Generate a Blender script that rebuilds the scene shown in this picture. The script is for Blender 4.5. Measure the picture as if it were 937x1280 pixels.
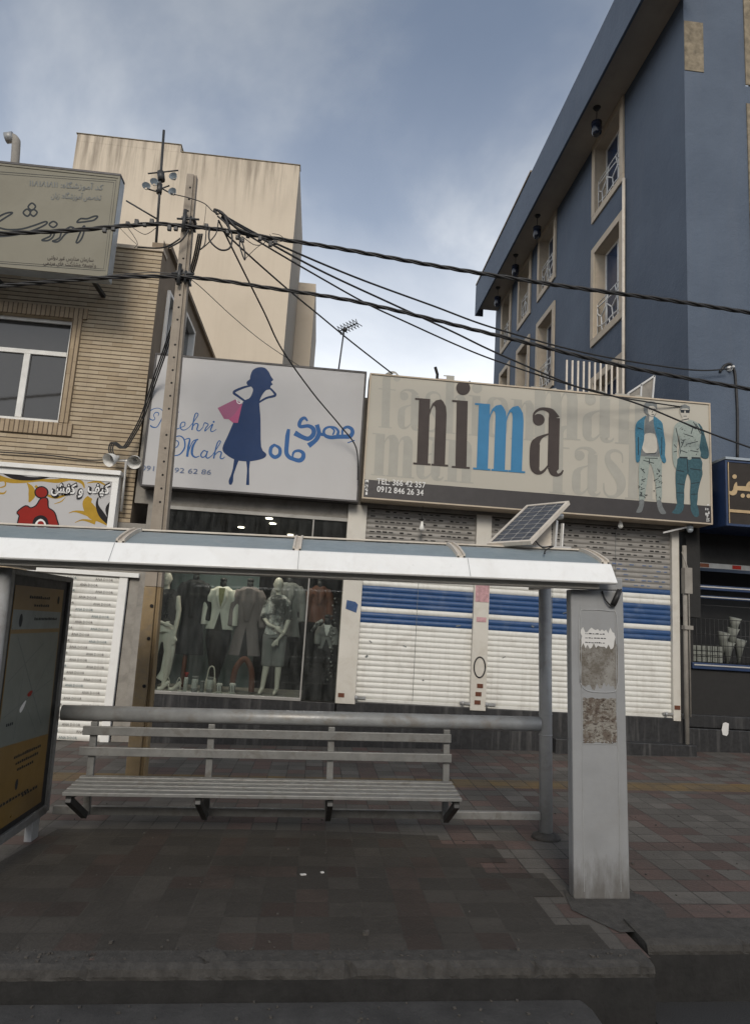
import bpy, bmesh, math, random
from mathutils import Vector, Matrix
from mathutils.geometry import tessellate_polygon
random.seed(7)
R = math.radians
S = bpy.context.scene
COL = S.collection
for o in list(bpy.data.objects):
    bpy.data.objects.remove(o)

# ------------------------------------------------------------------ camera
CAM_H, F_PX, PW, PH = 1.834, 840.0, 937.0, 1280.0
YAW, PITCH, ROLL, SLOPE = R(-4.345), R(9.209), R(3.535), R(1.458)
fw = Vector((-math.sin(YAW)*math.cos(PITCH), math.cos(YAW)*math.cos(PITCH), math.sin(PITCH)))
r0 = Vector((math.cos(YAW), math.sin(YAW), 0)); u0 = r0.cross(fw)
rt = r0*math.cos(ROLL) + u0*math.sin(ROLL); up = -r0*math.sin(ROLL) + u0*math.cos(ROLL)
cam_d = bpy.data.cameras.new('camera'); cam = bpy.data.objects.new('camera', cam_d); COL.objects.link(cam)
M3 = Matrix((rt, up, -fw)).transposed().to_4x4(); M3.translation = Vector((0, 0, CAM_H)); cam.matrix_world = M3
cam_d.sensor_fit = 'VERTICAL'; cam_d.sensor_height = 24.0; cam_d.lens = 24.0*F_PX/PH
cam_d.clip_start = 0.05; cam_d.clip_end = 2000
S.camera = cam

# ------------------------------------------------------------------ sky and sun
SUN_EL, SUN_AZ = R(31), R(187)
W = bpy.data.worlds.new('World'); S.world = W; W.use_nodes = True
wn, wl = W.node_tree.nodes, W.node_tree.links
wn.clear()
w_out = wn.new('ShaderNodeOutputWorld'); w_bg = wn.new('ShaderNodeBackground'); wl.new(w_bg.outputs[0], w_out.inputs[0])
sky = wn.new('ShaderNodeTexSky'); sky.sky_type = 'NISHITA'; sky.sun_disc = False
sky.sun_elevation = SUN_EL; sky.sun_rotation = SUN_AZ; sky.air_density = 1.0; sky.dust_density = 1.5; sky.ozone_density = 1.5
def wnode(t, **k):
    n = wn.new(t)
    for a, b in k.items(): setattr(n, a, b)
    return n
def wmath(op, a, b=None, clamp=False):
    n = wnode('ShaderNodeMath', operation=op, use_clamp=clamp)
    for i, v in enumerate((a, b)):
        if v is None: continue
        if isinstance(v, (int, float)): n.inputs[i].default_value = v
        else: wl.new(v, n.inputs[i])
    return n.outputs[0]
tc = wnode('ShaderNodeTexCoord'); sep = wnode('ShaderNodeSeparateXYZ'); wl.new(tc.outputs['Generated'], sep.inputs[0])
zc = wmath('MAXIMUM', sep.outputs[2], 0.0)
den = wmath('ADD', zc, 0.25)
cmb = wnode('ShaderNodeCombineXYZ')
wl.new(wmath('DIVIDE', sep.outputs[0], den), cmb.inputs[0]); wl.new(wmath('DIVIDE', sep.outputs[1], den), cmb.inputs[1])
nz = wnode('ShaderNodeTexNoise'); nz.inputs['Scale'].default_value = 1.7; nz.inputs['Detail'].default_value = 7; nz.inputs['Roughness'].default_value = 0.55; nz.inputs['Distortion'].default_value = 0.25
mp = wnode('ShaderNodeMapping'); mp.inputs['Location'].default_value = (0.35, 1.1, 0); mp.inputs['Scale'].default_value = (1.0, 0.8, 1)
wl.new(cmb.outputs[0], mp.inputs[0]); wl.new(mp.outputs[0], nz.inputs['Vector'])
cov = wnode('ShaderNodeMapRange', interpolation_type='SMOOTHSTEP'); cov.inputs[1].default_value = 0.42; cov.inputs[2].default_value = 0.68; cov.inputs[3].default_value = 0.40; cov.inputs[4].default_value = 0.95
wl.new(nz.outputs[0], cov.inputs[0])
# a brighter bank of cloud lies low over the roofs
bank = wnode('ShaderNodeMapRange', interpolation_type='SMOOTHSTEP'); bank.inputs[1].default_value = 0.80; bank.inputs[2].default_value = 0.26; bank.inputs[3].default_value = 0.0; bank.inputs[4].default_value = 1.0
wl.new(wmath('ADD', zc, wmath('MULTIPLY', wmath('SUBTRACT', nz.outputs[0], 0.5), -0.25)), bank.inputs[0])
fac = wmath('MAXIMUM', cov.outputs[0], bank.outputs[0])
ccol = wnode('ShaderNodeMix', data_type='RGBA')
ccol.inputs['A'].default_value = (2.25, 2.55, 3.0, 1); ccol.inputs['B'].default_value = (8.8, 9.1, 9.5, 1)
wl.new(bank.outputs[0], ccol.inputs['Factor'])
mix = wnode('ShaderNodeMix', data_type='RGBA')
wl.new(fac, mix.inputs['Factor']); wl.new(sky.outputs[0], mix.inputs['A']); wl.new(ccol.outputs['Result'], mix.inputs['B'])
wl.new(mix.outputs['Result'], w_bg.inputs[0]); w_bg.inputs[1].default_value = 0.075

sd = bpy.data.lights.new('sun', 'SUN'); sd.energy = 1.05; sd.angle = R(20); sd.color = (1.0, 0.93, 0.82)
sun = bpy.data.objects.new('sun', sd); COL.objects.link(sun)
sdir = Vector((math.sin(SUN_AZ)*math.cos(SUN_EL), math.cos(SUN_AZ)*math.cos(SUN_EL), math.sin(SUN_EL)))
sun.rotation_euler = sdir.to_track_quat('Z', 'Y').to_euler(); sun.location = (0, -20, 30)
VS = S.view_settings
VS.view_transform = 'Standard'; VS.look = 'None'; VS.gamma = 1.0; VS.use_curve_mapping = False; VS.exposure = 0.78
S.cycles.max_bounces = 8; S.cycles.use_denoising = True

# ------------------------------------------------------------------ materials
def nodes_of(name):
    m = bpy.data.materials.new(name); m.use_nodes = True
    nt = m.node_tree; b = nt.nodes['Principled BSDF']
    return m, nt, b
class NT:
    def __init__(s, nt): s.nt = nt
    def n(s, t, **k):
        x = s.nt.nodes.new(t)
        for a, b in k.items(): setattr(x, a, b)
        return x
    def link(s, a, b): s.nt.links.new(a, b)
    def m(s, op, a, b=None, c=None, clamp=False):
        x = s.n('ShaderNodeMath', operation=op, use_clamp=clamp)
        for i, v in enumerate((a, b, c)):
            if v is None: continue
            if isinstance(v, (int, float)): x.inputs[i].default_value = v
            else: s.link(v, x.inputs[i])
        return x.outputs[0]
    def coord(s, scale=(1, 1, 1), kind='Object', loc=(0, 0, 0)):
        t = s.n('ShaderNodeTexCoord'); mp = s.n('ShaderNodeMapping')
        mp.inputs['Scale'].default_value = scale; mp.inputs['Location'].default_value = loc
        s.link(t.outputs[kind], mp.inputs[0]); return mp.outputs[0]
    def noise(s, vec, scale, detail=5, rough=0.6, dist=0):
        x = s.n('ShaderNodeTexNoise'); x.inputs['Scale'].default_value = scale; x.inputs['Detail'].default_value = detail
        x.inputs['Roughness'].default_value = rough; x.inputs['Distortion'].default_value = dist
        s.link(vec, x.inputs['Vector']); return x.outputs[0]
    def rng(s, v, a, b, c, d):
        x = s.n('ShaderNodeMapRange'); x.inputs[1].default_value = a; x.inputs[2].default_value = b
        x.inputs[3].default_value = c; x.inputs[4].default_value = d; s.link(v, x.inputs[0]); return x.outputs[0]
    def mix(s, f, a, b, mode='MIX'):
        x = s.n('ShaderNodeMix', data_type='RGBA', blend_type=mode)
        for k, v in (('Factor', f), ('A', a), ('B', b)):
            i = [q for q in x.inputs if q.name == k and (q.type == ('VALUE' if k == 'Factor' else 'RGBA'))][0]
            if isinstance(v, (int, float)): i.default_value = v
            elif isinstance(v, tuple): i.default_value = (*v, 1)
            else: s.link(v, i)
        return [q for q in x.outputs if q.type == 'RGBA'][0]
    def bump(s, h, strength, dist, bsdf):
        x = s.n('ShaderNodeBump'); x.inputs['Strength'].default_value = strength; x.inputs['Distance'].default_value = dist
        s.link(h, x.inputs['Height']); s.link(x.outputs[0], bsdf.inputs['Normal'])
MATS = {}
def mat(name, col, rough=0.6, metal=0.0, var=0.12, scale=5.0, bump=0.0, bscale=60.0, dirt=None, dirt_amt=0.0, dirt_scale=3.0, streak=None, streak_amt=0.0, spec=0.5, emis=None):
    if name in MATS: return MATS[name]
    m, nt, b = nodes_of(name); g = NT(nt)
    v = g.coord()
    c = g.mix(g.rng(g.noise(v, scale), 0.3, 0.7, 0, 1), tuple(x*(1-var) for x in col), tuple(min(1, x*(1+var)) for x in col))
    if dirt:
        f = g.m('MULTIPLY', g.rng(g.noise(v, dirt_scale, 8, 0.7, 0.6), 0.5, 0.72, 0, 1), dirt_amt)
        c = g.mix(f, c, dirt)
    if streak:
        vs = g.coord((9, 9, 0.5))
        f = g.m('MULTIPLY', g.rng(g.noise(vs, 1.3, 5, 0.65), 0.52, 0.75, 0, 1), streak_amt)
        c = g.mix(f, c, streak)
    g.link(c, b.inputs['Base Color'])
    rr = g.rng(g.noise(v, scale*3), 0.3, 0.7, max(0.02, rough-(0.08 if rough > .15 else 0.01)), min(1, rough+(0.08 if rough > .15 else 0.01))); g.link(rr, b.inputs['Roughness'])
    b.inputs['Metallic'].default_value = metal; b.inputs['Specular IOR Level'].default_value = spec
    if bump: g.bump(g.noise(v, bscale, 4), bump, 0.01, b)
    if emis:
        b.inputs['Emission Color'].default_value = (*emis[:3], 1); b.inputs['Emission Strength'].default_value = emis[3]
    MATS[name] = m; return m
def glass_mat(name, tint=(0.9, 0.95, 0.95), refl=1.0, dirt=0.06):
    m, nt, b = nodes_of(name); g = NT(nt); nt.nodes.remove(b)
    out = [n for n in nt.nodes if n.type == 'OUTPUT_MATERIAL'][0]
    tr = g.n('ShaderNodeBsdfTransparent'); tr.inputs[0].default_value = (*tint, 1)
    gl = g.n('ShaderNodeBsdfGlossy'); gl.inputs['Roughness'].default_value = 0.03; gl.inputs[0].default_value = (0.9*refl, 0.92*refl, 0.95*refl, 1)
    df = g.n('ShaderNodeBsdfDiffuse'); df.inputs[0].default_value = (0.35, 0.35, 0.34, 1)
    fr = g.n('ShaderNodeFresnel'); fr.inputs[0].default_value = 1.5
    a = g.n('ShaderNodeMixShader'); g.link(fr.outputs[0], a.inputs[0]); g.link(tr.outputs[0], a.inputs[1]); g.link(gl.outputs[0], a.inputs[2])
    d = g.n('ShaderNodeMixShader'); g.link(g.m('MULTIPLY', g.rng(g.noise(g.coord((4, 4, 0.8)), 2, 6, 0.7), 0.4, 0.75, 0.15, 1), dirt), d.inputs[0]); g.link(a.outputs[0], d.inputs[1]); g.link(df.outputs[0], d.inputs[2])
    g.link(d.outputs[0], out.inputs[0]); MATS[name] = m; return m

M = {}
M['white_paint'] = mat('white_paint', (0.80, 0.79, 0.76), 0.35, var=0.03, dirt=(0.45, 0.42, 0.37), dirt_amt=0.25, dirt_scale=2.5)
M['canopy_white'] = mat('canopy_white', (0.86, 0.86, 0.84), 0.35, var=0.02, dirt=(0.55, 0.5, 0.42), dirt_amt=0.18, dirt_scale=1.8, streak=(0.5, 0.46, 0.4), streak_amt=0.2)
M['shutter_white'] = mat('shutter_white', (0.66, 0.65, 0.605), 0.42, var=0.04, dirt=(0.36, 0.33, 0.28), dirt_amt=0.42, dirt_scale=2.2, streak=(0.38, 0.35, 0.3), streak_amt=0.35, bump=0.35, bscale=3.5)
M['shutter_blue'] = mat('shutter_blue', (0.022, 0.066, 0.175), 0.45, var=0.12, dirt=(0.2, 0.24, 0.31), dirt_amt=0.35, dirt_scale=3)
M['shutter_grey'] = mat('shutter_grey', (0.27, 0.255, 0.235), 0.5, var=0.12, dirt=(0.16, 0.15, 0.13), dirt_amt=0.4)
M['steel'] = mat('galvanised_steel', (0.33, 0.337, 0.34), 0.42, 0.2, var=0.14, scale=9, dirt=(0.22, 0.18, 0.13), dirt_amt=0.6, dirt_scale=6, bump=0.1)
M['painted_steel'] = mat('grey_painted_steel', (0.36, 0.366, 0.37), 0.45, 0.1, var=0.1, scale=6, dirt=(0.2, 0.18, 0.15), dirt_amt=0.55, dirt_scale=5, streak=(0.25, 0.23, 0.2), streak_amt=0.3)
M['slat_steel'] = mat('worn_bench_paint', (0.20, 0.20, 0.193), 0.45, 0.1, var=0.18, scale=7, dirt=(0.10, 0.085, 0.07), dirt_amt=0.75, dirt_scale=7, bump=0.15, bscale=35)
M['dark_steel'] = mat('dark_bracket_steel', (0.05, 0.05, 0.05), 0.5, 0.4)
M['column_paint'] = mat('column_silver_paint', (0.295, 0.30, 0.305), 0.5, 0.1, var=0.07, scale=4, dirt=(0.24, 0.225, 0.2), dirt_amt=0.3, dirt_scale=2.2, streak=(0.25, 0.24, 0.22), streak_amt=0.25, bump=0.12, bscale=18)
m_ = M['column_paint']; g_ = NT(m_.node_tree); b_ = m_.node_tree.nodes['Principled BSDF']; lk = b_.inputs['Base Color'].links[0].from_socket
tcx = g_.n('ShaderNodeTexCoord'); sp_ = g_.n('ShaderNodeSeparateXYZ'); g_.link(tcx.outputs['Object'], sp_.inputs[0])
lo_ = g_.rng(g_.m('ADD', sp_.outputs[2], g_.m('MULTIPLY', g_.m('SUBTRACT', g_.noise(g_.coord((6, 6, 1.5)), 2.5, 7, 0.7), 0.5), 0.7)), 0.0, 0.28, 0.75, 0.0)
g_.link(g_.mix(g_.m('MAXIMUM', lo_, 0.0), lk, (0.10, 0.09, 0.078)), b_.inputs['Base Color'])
M['polycarbonate'] = mat('blue_grey_polycarbonate', (0.235, 0.28, 0.30), 0.4, spec=0.25, var=0.08, dirt=(0.34, 0.36, 0.36), dirt_amt=0.35, dirt_scale=1.5)
M['rib_beige'] = mat('cream_rib_paint', (0.60, 0.54, 0.46), 0.5, dirt=(0.3, 0.2, 0.12), dirt_amt=0.35, dirt_scale=6)
M['black'] = mat('black_rubber', (0.015, 0.015, 0.016), 0.5, var=0.2)
M['cable'] = mat('cable_sheath', (0.018, 0.017, 0.017), 0.55, var=0.2)
M['cable_grey'] = mat('thin_grey_cable', (0.09, 0.085, 0.08), 0.6)
M['frame_grey'] = mat('dull_window_rail', (0.30, 0.29, 0.27), 0.45, 0.2, dirt=(0.16, 0.15, 0.13), dirt_amt=0.4)
M['alu'] = mat('aluminium', (0.52, 0.51, 0.49), 0.4, 0.3, var=0.06)
M['sign_edge'] = mat('sign_side_metal', (0.36, 0.40, 0.43), 0.4, 0.3)
M['sign_dark_frame'] = mat('sign_dark_frame', (0.035, 0.03, 0.03), 0.5)
M['mehri_face'] = mat('sign_face_pale_grey', (0.49, 0.48, 0.475), 0.45, var=0.03, scale=1.2, dirt=(0.43, 0.41, 0.38), dirt_amt=0.2, dirt_scale=1.5)
M['nima_face'] = mat('sign_face_cream', (0.47, 0.44, 0.375), 0.45, var=0.03, scale=1.0, dirt=(0.44, 0.41, 0.35), dirt_amt=0.25, dirt_scale=1.5)
M['ghost'] = mat('print_pale_grey', (0.385, 0.37, 0.325), 0.45, var=0.05)
M['nima_dark'] = mat('print_charcoal_brown', (0.066, 0.053, 0.049), 0.4, var=0.1)
M['nima_blue'] = mat('print_mid_blue', (0.06, 0.21, 0.38), 0.4, var=0.05)
M['navy'] = mat('print_navy', (0.018, 0.042, 0.115), 0.45, var=0.06)
M['royal'] = mat('print_royal_blue', (0.04, 0.12, 0.30), 0.45, var=0.06)
M['pink'] = mat('print_pink', (0.42, 0.10, 0.20), 0.45, var=0.05)
M['pink_dark'] = mat('print_mauve_pink', (0.32, 0.11, 0.19), 0.45, var=0.05)
M['grey_blue_print'] = mat('print_grey_blue', (0.12, 0.16, 0.26), 0.45)
M['white_print'] = mat('print_white', (0.75, 0.74, 0.72), 0.45, var=0.03)
M['black_print'] = mat('print_black', (0.02, 0.018, 0.02), 0.45)
M['gold_print'] = mat('print_ochre', (0.40, 0.245, 0.03), 0.45, var=0.12)
M['red_print'] = mat('print_red', (0.27, 0.022, 0.016), 0.45, var=0.08)
M['school_face'] = mat('school_sign_face', (0.225, 0.21, 0.165), 0.5, var=0.06, scale=0.8, dirt=(0.145, 0.13, 0.10), dirt_amt=0.3, dirt_scale=1.2)
M['denim'] = mat('print_denim_blue', (0.055, 0.17, 0.25), 0.5, var=0.2, scale=30)
M['teal_print'] = mat('print_dark_teal', (0.05, 0.105, 0.125), 0.5, var=0.2, scale=30)
M['pale_denim'] = mat('print_pale_green_grey', (0.30, 0.34, 0.31), 0.5, var=0.12, scale=30)
M['grey_print'] = mat('print_grey', (0.17, 0.18, 0.18), 0.5, var=0.15, scale=30)
M['skin_print'] = mat('print_pale_skin', (0.50, 0.47, 0.41), 0.5)
M['ink'] = mat('print_ink', (0.03, 0.035, 0.04), 0.5)
M['brown_face'] = mat('dark_brown_sign_face', (0.045, 0.038, 0.033), 0.35)
M['navy_metal'] = mat('navy_sign_side', (0.02, 0.04, 0.10), 0.4)
M['gold'] = mat('brass_letters', (0.50, 0.36, 0.20), 0.4, 0.5)
M['beige_render'] = mat('beige_cement_render', (0.60, 0.515, 0.405), 0.9, var=0.05, scale=0.5, bump=0.1, bscale=25, dirt=(0.46, 0.37, 0.27), dirt_amt=0.4, dirt_scale=0.6)
M['beige_trim'] = mat('cream_stone', (0.50, 0.42, 0.32), 0.8, var=0.1, scale=3, dirt=(0.3, 0.22, 0.16), dirt_amt=0.3)
M['soffit'] = mat('cream_soffit', (0.40, 0.345, 0.28), 0.8, var=0.06, scale=1.2, dirt=(0.2, 0.17, 0.14), dirt_amt=0.3, dirt_scale=1.0)
M['window_glass'] = mat('dark_window_glass', (0.035, 0.033, 0.031), 0.05, var=0.05, spec=0.8)
M['glass_blue_reflection'] = mat('window_glass_blue_reflection', (0.022, 0.045, 0.10), 0.08, var=0.2, spec=0.7)  # bluish sky reflection is put into the pane colour
M['white_pvc'] = mat('white_window_frame', (0.68, 0.67, 0.64), 0.4, dirt=(0.4, 0.37, 0.32), dirt_amt=0.25)
M['stone_patch'] = mat('bare_stone_patch', (0.20, 0.165, 0.115), 0.9, var=0.4, scale=9, bump=0.4, bscale=14)
M['marble'] = mat('cream_stone_cladding', (0.58, 0.55, 0.49), 0.4, var=0.05, scale=2, dirt=(0.38, 0.33, 0.26), dirt_amt=0.4, dirt_scale=3)
M['plinth'] = mat('dark_granite', (0.03, 0.03, 0.031), 0.35, var=0.3, scale=20, streak=(0.16, 0.155, 0.15), streak_amt=0.5)
M['shop_dark'] = mat('dark_interior_panel', (0.013, 0.012, 0.011), 0.65, var=0.2)
M['brick_plain'] = mat('brown_render_side', (0.24, 0.185, 0.13), 0.9, var=0.12, scale=2, bump=0.15, bscale=20, dirt=(0.13, 0.10, 0.075), dirt_amt=0.4)
M['grey_render'] = mat('grimy_grey_render', (0.27, 0.25, 0.22), 0.85, var=0.15, dirt=(0.1, 0.09, 0.08), dirt_amt=0.5, dirt_scale=4, bump=0.2)
M['roofing'] = mat('roof_bitumen', (0.12, 0.12, 0.12), 0.9, var=0.2)
M['concrete'] = mat('pole_concrete', (0.30, 0.255, 0.205), 0.85, var=0.14, scale=4, bump=0.25, bscale=40, dirt=(0.17, 0.14, 0.11), dirt_amt=0.5, dirt_scale=6, streak=(0.42, 0.37, 0.3), streak_amt=0.3)
M['pole_yellow'] = mat('faded_yellow_pole_paint', (0.27, 0.195, 0.105), 0.85, var=0.2, dirt=(0.20, 0.165, 0.125), dirt_amt=0.85, dirt_scale=5, bump=0.2)
M['dark_hole'] = mat('dark_hole', (0.015, 0.013, 0.012), 0.9)
M['teal_wall'] = mat('teal_display_wall', (0.085, 0.115, 0.115), 0.7)
M['off_white'] = mat('off_white_cloth', (0.66, 0.64, 0.57), 0.8, var=0.05, bump=0.1, bscale=25)
M['mannequin'] = mat('mannequin_plastic', (0.62, 0.58, 0.51), 0.4, var=0.03)
M['black_cloth'] = mat('black_cloth', (0.012, 0.012, 0.014), 0.8)
M['mauve_cloth'] = mat('mauve_grey_cloth', (0.20, 0.165, 0.165), 0.85, var=0.1, bump=0.15, bscale=25)
M['grey_cloth'] = mat('grey_cloth', (0.19, 0.19, 0.185), 0.7, var=0.15)
M['orange_cloth'] = mat('rust_cloth', (0.12, 0.04, 0.02), 0.8)
M['olive_cloth'] = mat('olive_scarf', (0.28, 0.27, 0.13), 0.8, var=0.3, scale=30)
M['lamp_glow'] = mat('downlight_glow', (1, 0.9, 0.75), 0.5, emis=(1.0, 0.86, 0.66, 6.0))
M['paper'] = mat('torn_white_paper', (0.62, 0.61, 0.59), 0.8, var=0.05)
M['lantern_blue'] = mat('lantern_blue_glass', (0.010, 0.013, 0.024), 0.2)
M['bulb_white'] = mat('bulb_white', (0.78, 0.77, 0.72), 0.3)
M['flower'] = mat('white_flower_paper', (0.22, 0.23, 0.205), 0.8)
M['poster_yellow'] = mat('poster_mustard', (0.20, 0.12, 0.03), 0.35, var=0.12, scale=1.5)
M['poster_map'] = mat('poster_pale_map', (0.16, 0.175, 0.155), 0.35, var=0.08, scale=2)
M['poster_head'] = mat('poster_blue_header', (0.17, 0.20, 0.20), 0.35)
M['sticker'] = mat('faded_pink_sticker', (0.46, 0.27, 0.28), 0.7, var=0.3, scale=20)
M['cell_line'] = mat('cell_line', (0.28, 0.27, 0.25), 0.5)
M['cell'] = mat('solar_cell', (0.06, 0.06, 0.065), 0.22, var=0.25, scale=12)
M['cardboard'] = mat('brick_red', (0.32, 0.12, 0.07), 0.9)
M['glass'] = glass_mat('shop_glass', (0.80, 0.84, 0.83), 0.8, 0.10)
M['jar'] = mat('white_jar', (0.62, 0.62, 0.58), 0.4)

for k_, m_ in MATS.items():                       # matt vinyl prints
    if k_.startswith('print_') or k_ in ('school_sign_face', 'sign_face_pale_grey', 'sign_face_cream', 'dark_brown_sign_face'): m_.node_tree.nodes['Principled BSDF'].inputs['Specular IOR Level'].default_value = 0.12
# sequins: glittering cells
m, nt, b = nodes_of('silver_sequins'); g = NT(nt); v = g.coord()
vo = g.n('ShaderNodeTexVoronoi'); vo.inputs['Scale'].default_value = 70; g.link(v, vo.inputs['Vector'])
g.link(g.mix(g.rng(g.noise(v, 6), 0.45, 0.6, 0, 1), (0.14, 0.14, 0.14), (0.85, 0.85, 0.83)), b.inputs['Base Color']); b.inputs['Metallic'].default_value = 0.35  # bright sparkle is painted into the colour as pale patches
b.inputs['Roughness'].default_value = 0.35; g.bump(vo.outputs[0], 0.9, 0.02, b); M['sequins'] = m
m, nt, b = nodes_of('black_sequins'); g = NT(nt); v = g.coord()
vo = g.n('ShaderNodeTexVoronoi'); vo.inputs['Scale'].default_value = 60; g.link(v, vo.inputs['Vector'])
b.inputs['Base Color'].default_value = (0.03, 0.03, 0.032, 1); b.inputs['Metallic'].default_value = 0.6; b.inputs['Roughness'].default_value = 0.2
g.bump(vo.outputs[0], 0.9, 0.02, b); M['black_sequins'] = m

# blue rough-cast render on the tall block
m, nt, b = nodes_of('blue_render'); g = NT(nt); v = g.coord()
c = g.mix(g.rng(g.noise(v, 0.6, 6), 0.3, 0.7, 0, 1), (0.060, 0.081, 0.117), (0.088, 0.114, 0.156))
vs = g.coord((3, 3, 0.25)); c = g.mix(g.m('MULTIPLY', g.rng(g.noise(vs, 1.2, 6, 0.7), 0.5, 0.75, 0, 1), 0.35), c, (0.10, 0.115, 0.145))
g.link(c, b.inputs['Base Color']); b.inputs['Roughness'].default_value = 0.75
g.bump(g.m('ADD', g.noise(v, 7, 6, 0.7), g.m('MULTIPLY', g.noise(v, 40, 3), 0.4)), 0.5, 0.03, b); M['blue_render'] = m

# thin bricks: real courses of 6 cm with raked joints, bricks 22 cm
def brick_mat(name, course, length, c1, c2, joint, vertical=False):
    m, nt, b = nodes_of(name); g = NT(nt)
    t = g.n('ShaderNodeTexCoord'); s = g.n('ShaderNodeSeparateXYZ'); g.link(t.outputs['Object'], s.inputs[0])
    hx = g.m('ADD', s.outputs[0], s.outputs[1])
    a, l = (hx, s.outputs[2]) if vertical else (s.outputs[2], hx)
    q = g.m('DIVIDE', a, course); row = g.m('FLOOR', q); fr = g.m('FRACT', q)
    ql = g.m('ADD', g.m('DIVIDE', l, length), g.m('MULTIPLY', row, 0.5)); coln = g.m('FLOOR', ql); fl = g.m('FRACT', ql)
    cv = g.n('ShaderNodeCombineXYZ'); g.link(row, cv.inputs[0]); g.link(coln, cv.inputs[1])
    wnn = g.n('ShaderNodeTexWhiteNoise', noise_dimensions='2D'); g.link(cv.outputs[0], wnn.inputs['Vector'])
    v = g.coord()
    bc = g.mix(wnn.outputs['Value'], c1, c2)
    bc = g.mix(g.m('MULTIPLY', g.rng(g.noise(v, 3, 6, 0.7), 0.45, 0.75, 0, 1), 0.5), bc, tuple(x*0.6 for x in c1))
    h = g.m('MULTIPLY', g.m('GREATER_THAN', fr, 0.24), g.m('GREATER_THAN', fl, 0.03))
    wob = g.m('ADD', fr, g.m('MULTIPLY', g.m('SUBTRACT', g.noise(v, 25, 3), 0.5), 0.12))
    jm = g.m('LESS_THAN', wob, 0.22)
    je = g.m('MULTIPLY', g.m('LESS_THAN', fl, 0.03), 0.2)
    c = g.mix(g.m('MAXIMUM', jm, je), bc, joint)
    g.link(c, b.inputs['Base Color']); b.inputs['Roughness'].default_value = 0.85
    g.bump(g.m('SUBTRACT', 1.0, g.m('MAXIMUM', jm, je)), 0.8, 0.012, b); MATS[name] = m; return m
M['brick'] = brick_mat('tan_thin_brick', 0.068, 0.30, (0.39, 0.305, 0.20), (0.48, 0.395, 0.28), (0.10, 0.072, 0.047))
M['soldier'] = brick_mat('soldier_brick', 0.07, 0.40, (0.33, 0.25, 0.16), (0.40, 0.31, 0.21), (0.12, 0.085, 0.055), True)

# wall of the beige block: render with black rain streaks hanging from the parapet
m, nt, b = nodes_of('beige_streaked_render'); g = NT(nt); v = g.coord()
c = g.mix(g.rng(g.noise(v, 0.5, 6), 0.3, 0.7, 0, 1), (0.52, 0.445, 0.35), (0.61, 0.525, 0.415))
t = g.n('ShaderNodeTexCoord'); s = g.n('ShaderNodeSeparateXYZ'); g.link(t.outputs['Object'], s.inputs[0])
vs = g.coord((2.6, 2.6, 0.16)); st = g.noise(vs, 1.6, 6, 0.7)
top = g.rng(g.m('ADD', s.outputs[2], g.m('MULTIPLY', g.m('SUBTRACT', g.noise(g.coord((1.5, 1.5, 0.05)), 2.0, 4), 0.5), 2.2)), 11.9, 13.3, 0, 1)
c = g.mix(g.m('MULTIPLY', g.m('MULTIPLY', g.rng(st, 0.44, 0.62, 0, 1), top), 0.65), c, (0.14, 0.115, 0.09))
c = g.mix(g.m('MULTIPLY', g.rng(st, 0.5, 0.75, 0, 1), 0.2), c, (0.36, 0.29, 0.21))
g.link(c, b.inputs['Base Color']); b.inputs['Roughness'].default_value = 0.9; g.bump(g.noise(v, 14, 5), 0.12, 0.02, b); M['beige_streaked'] = m

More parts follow.
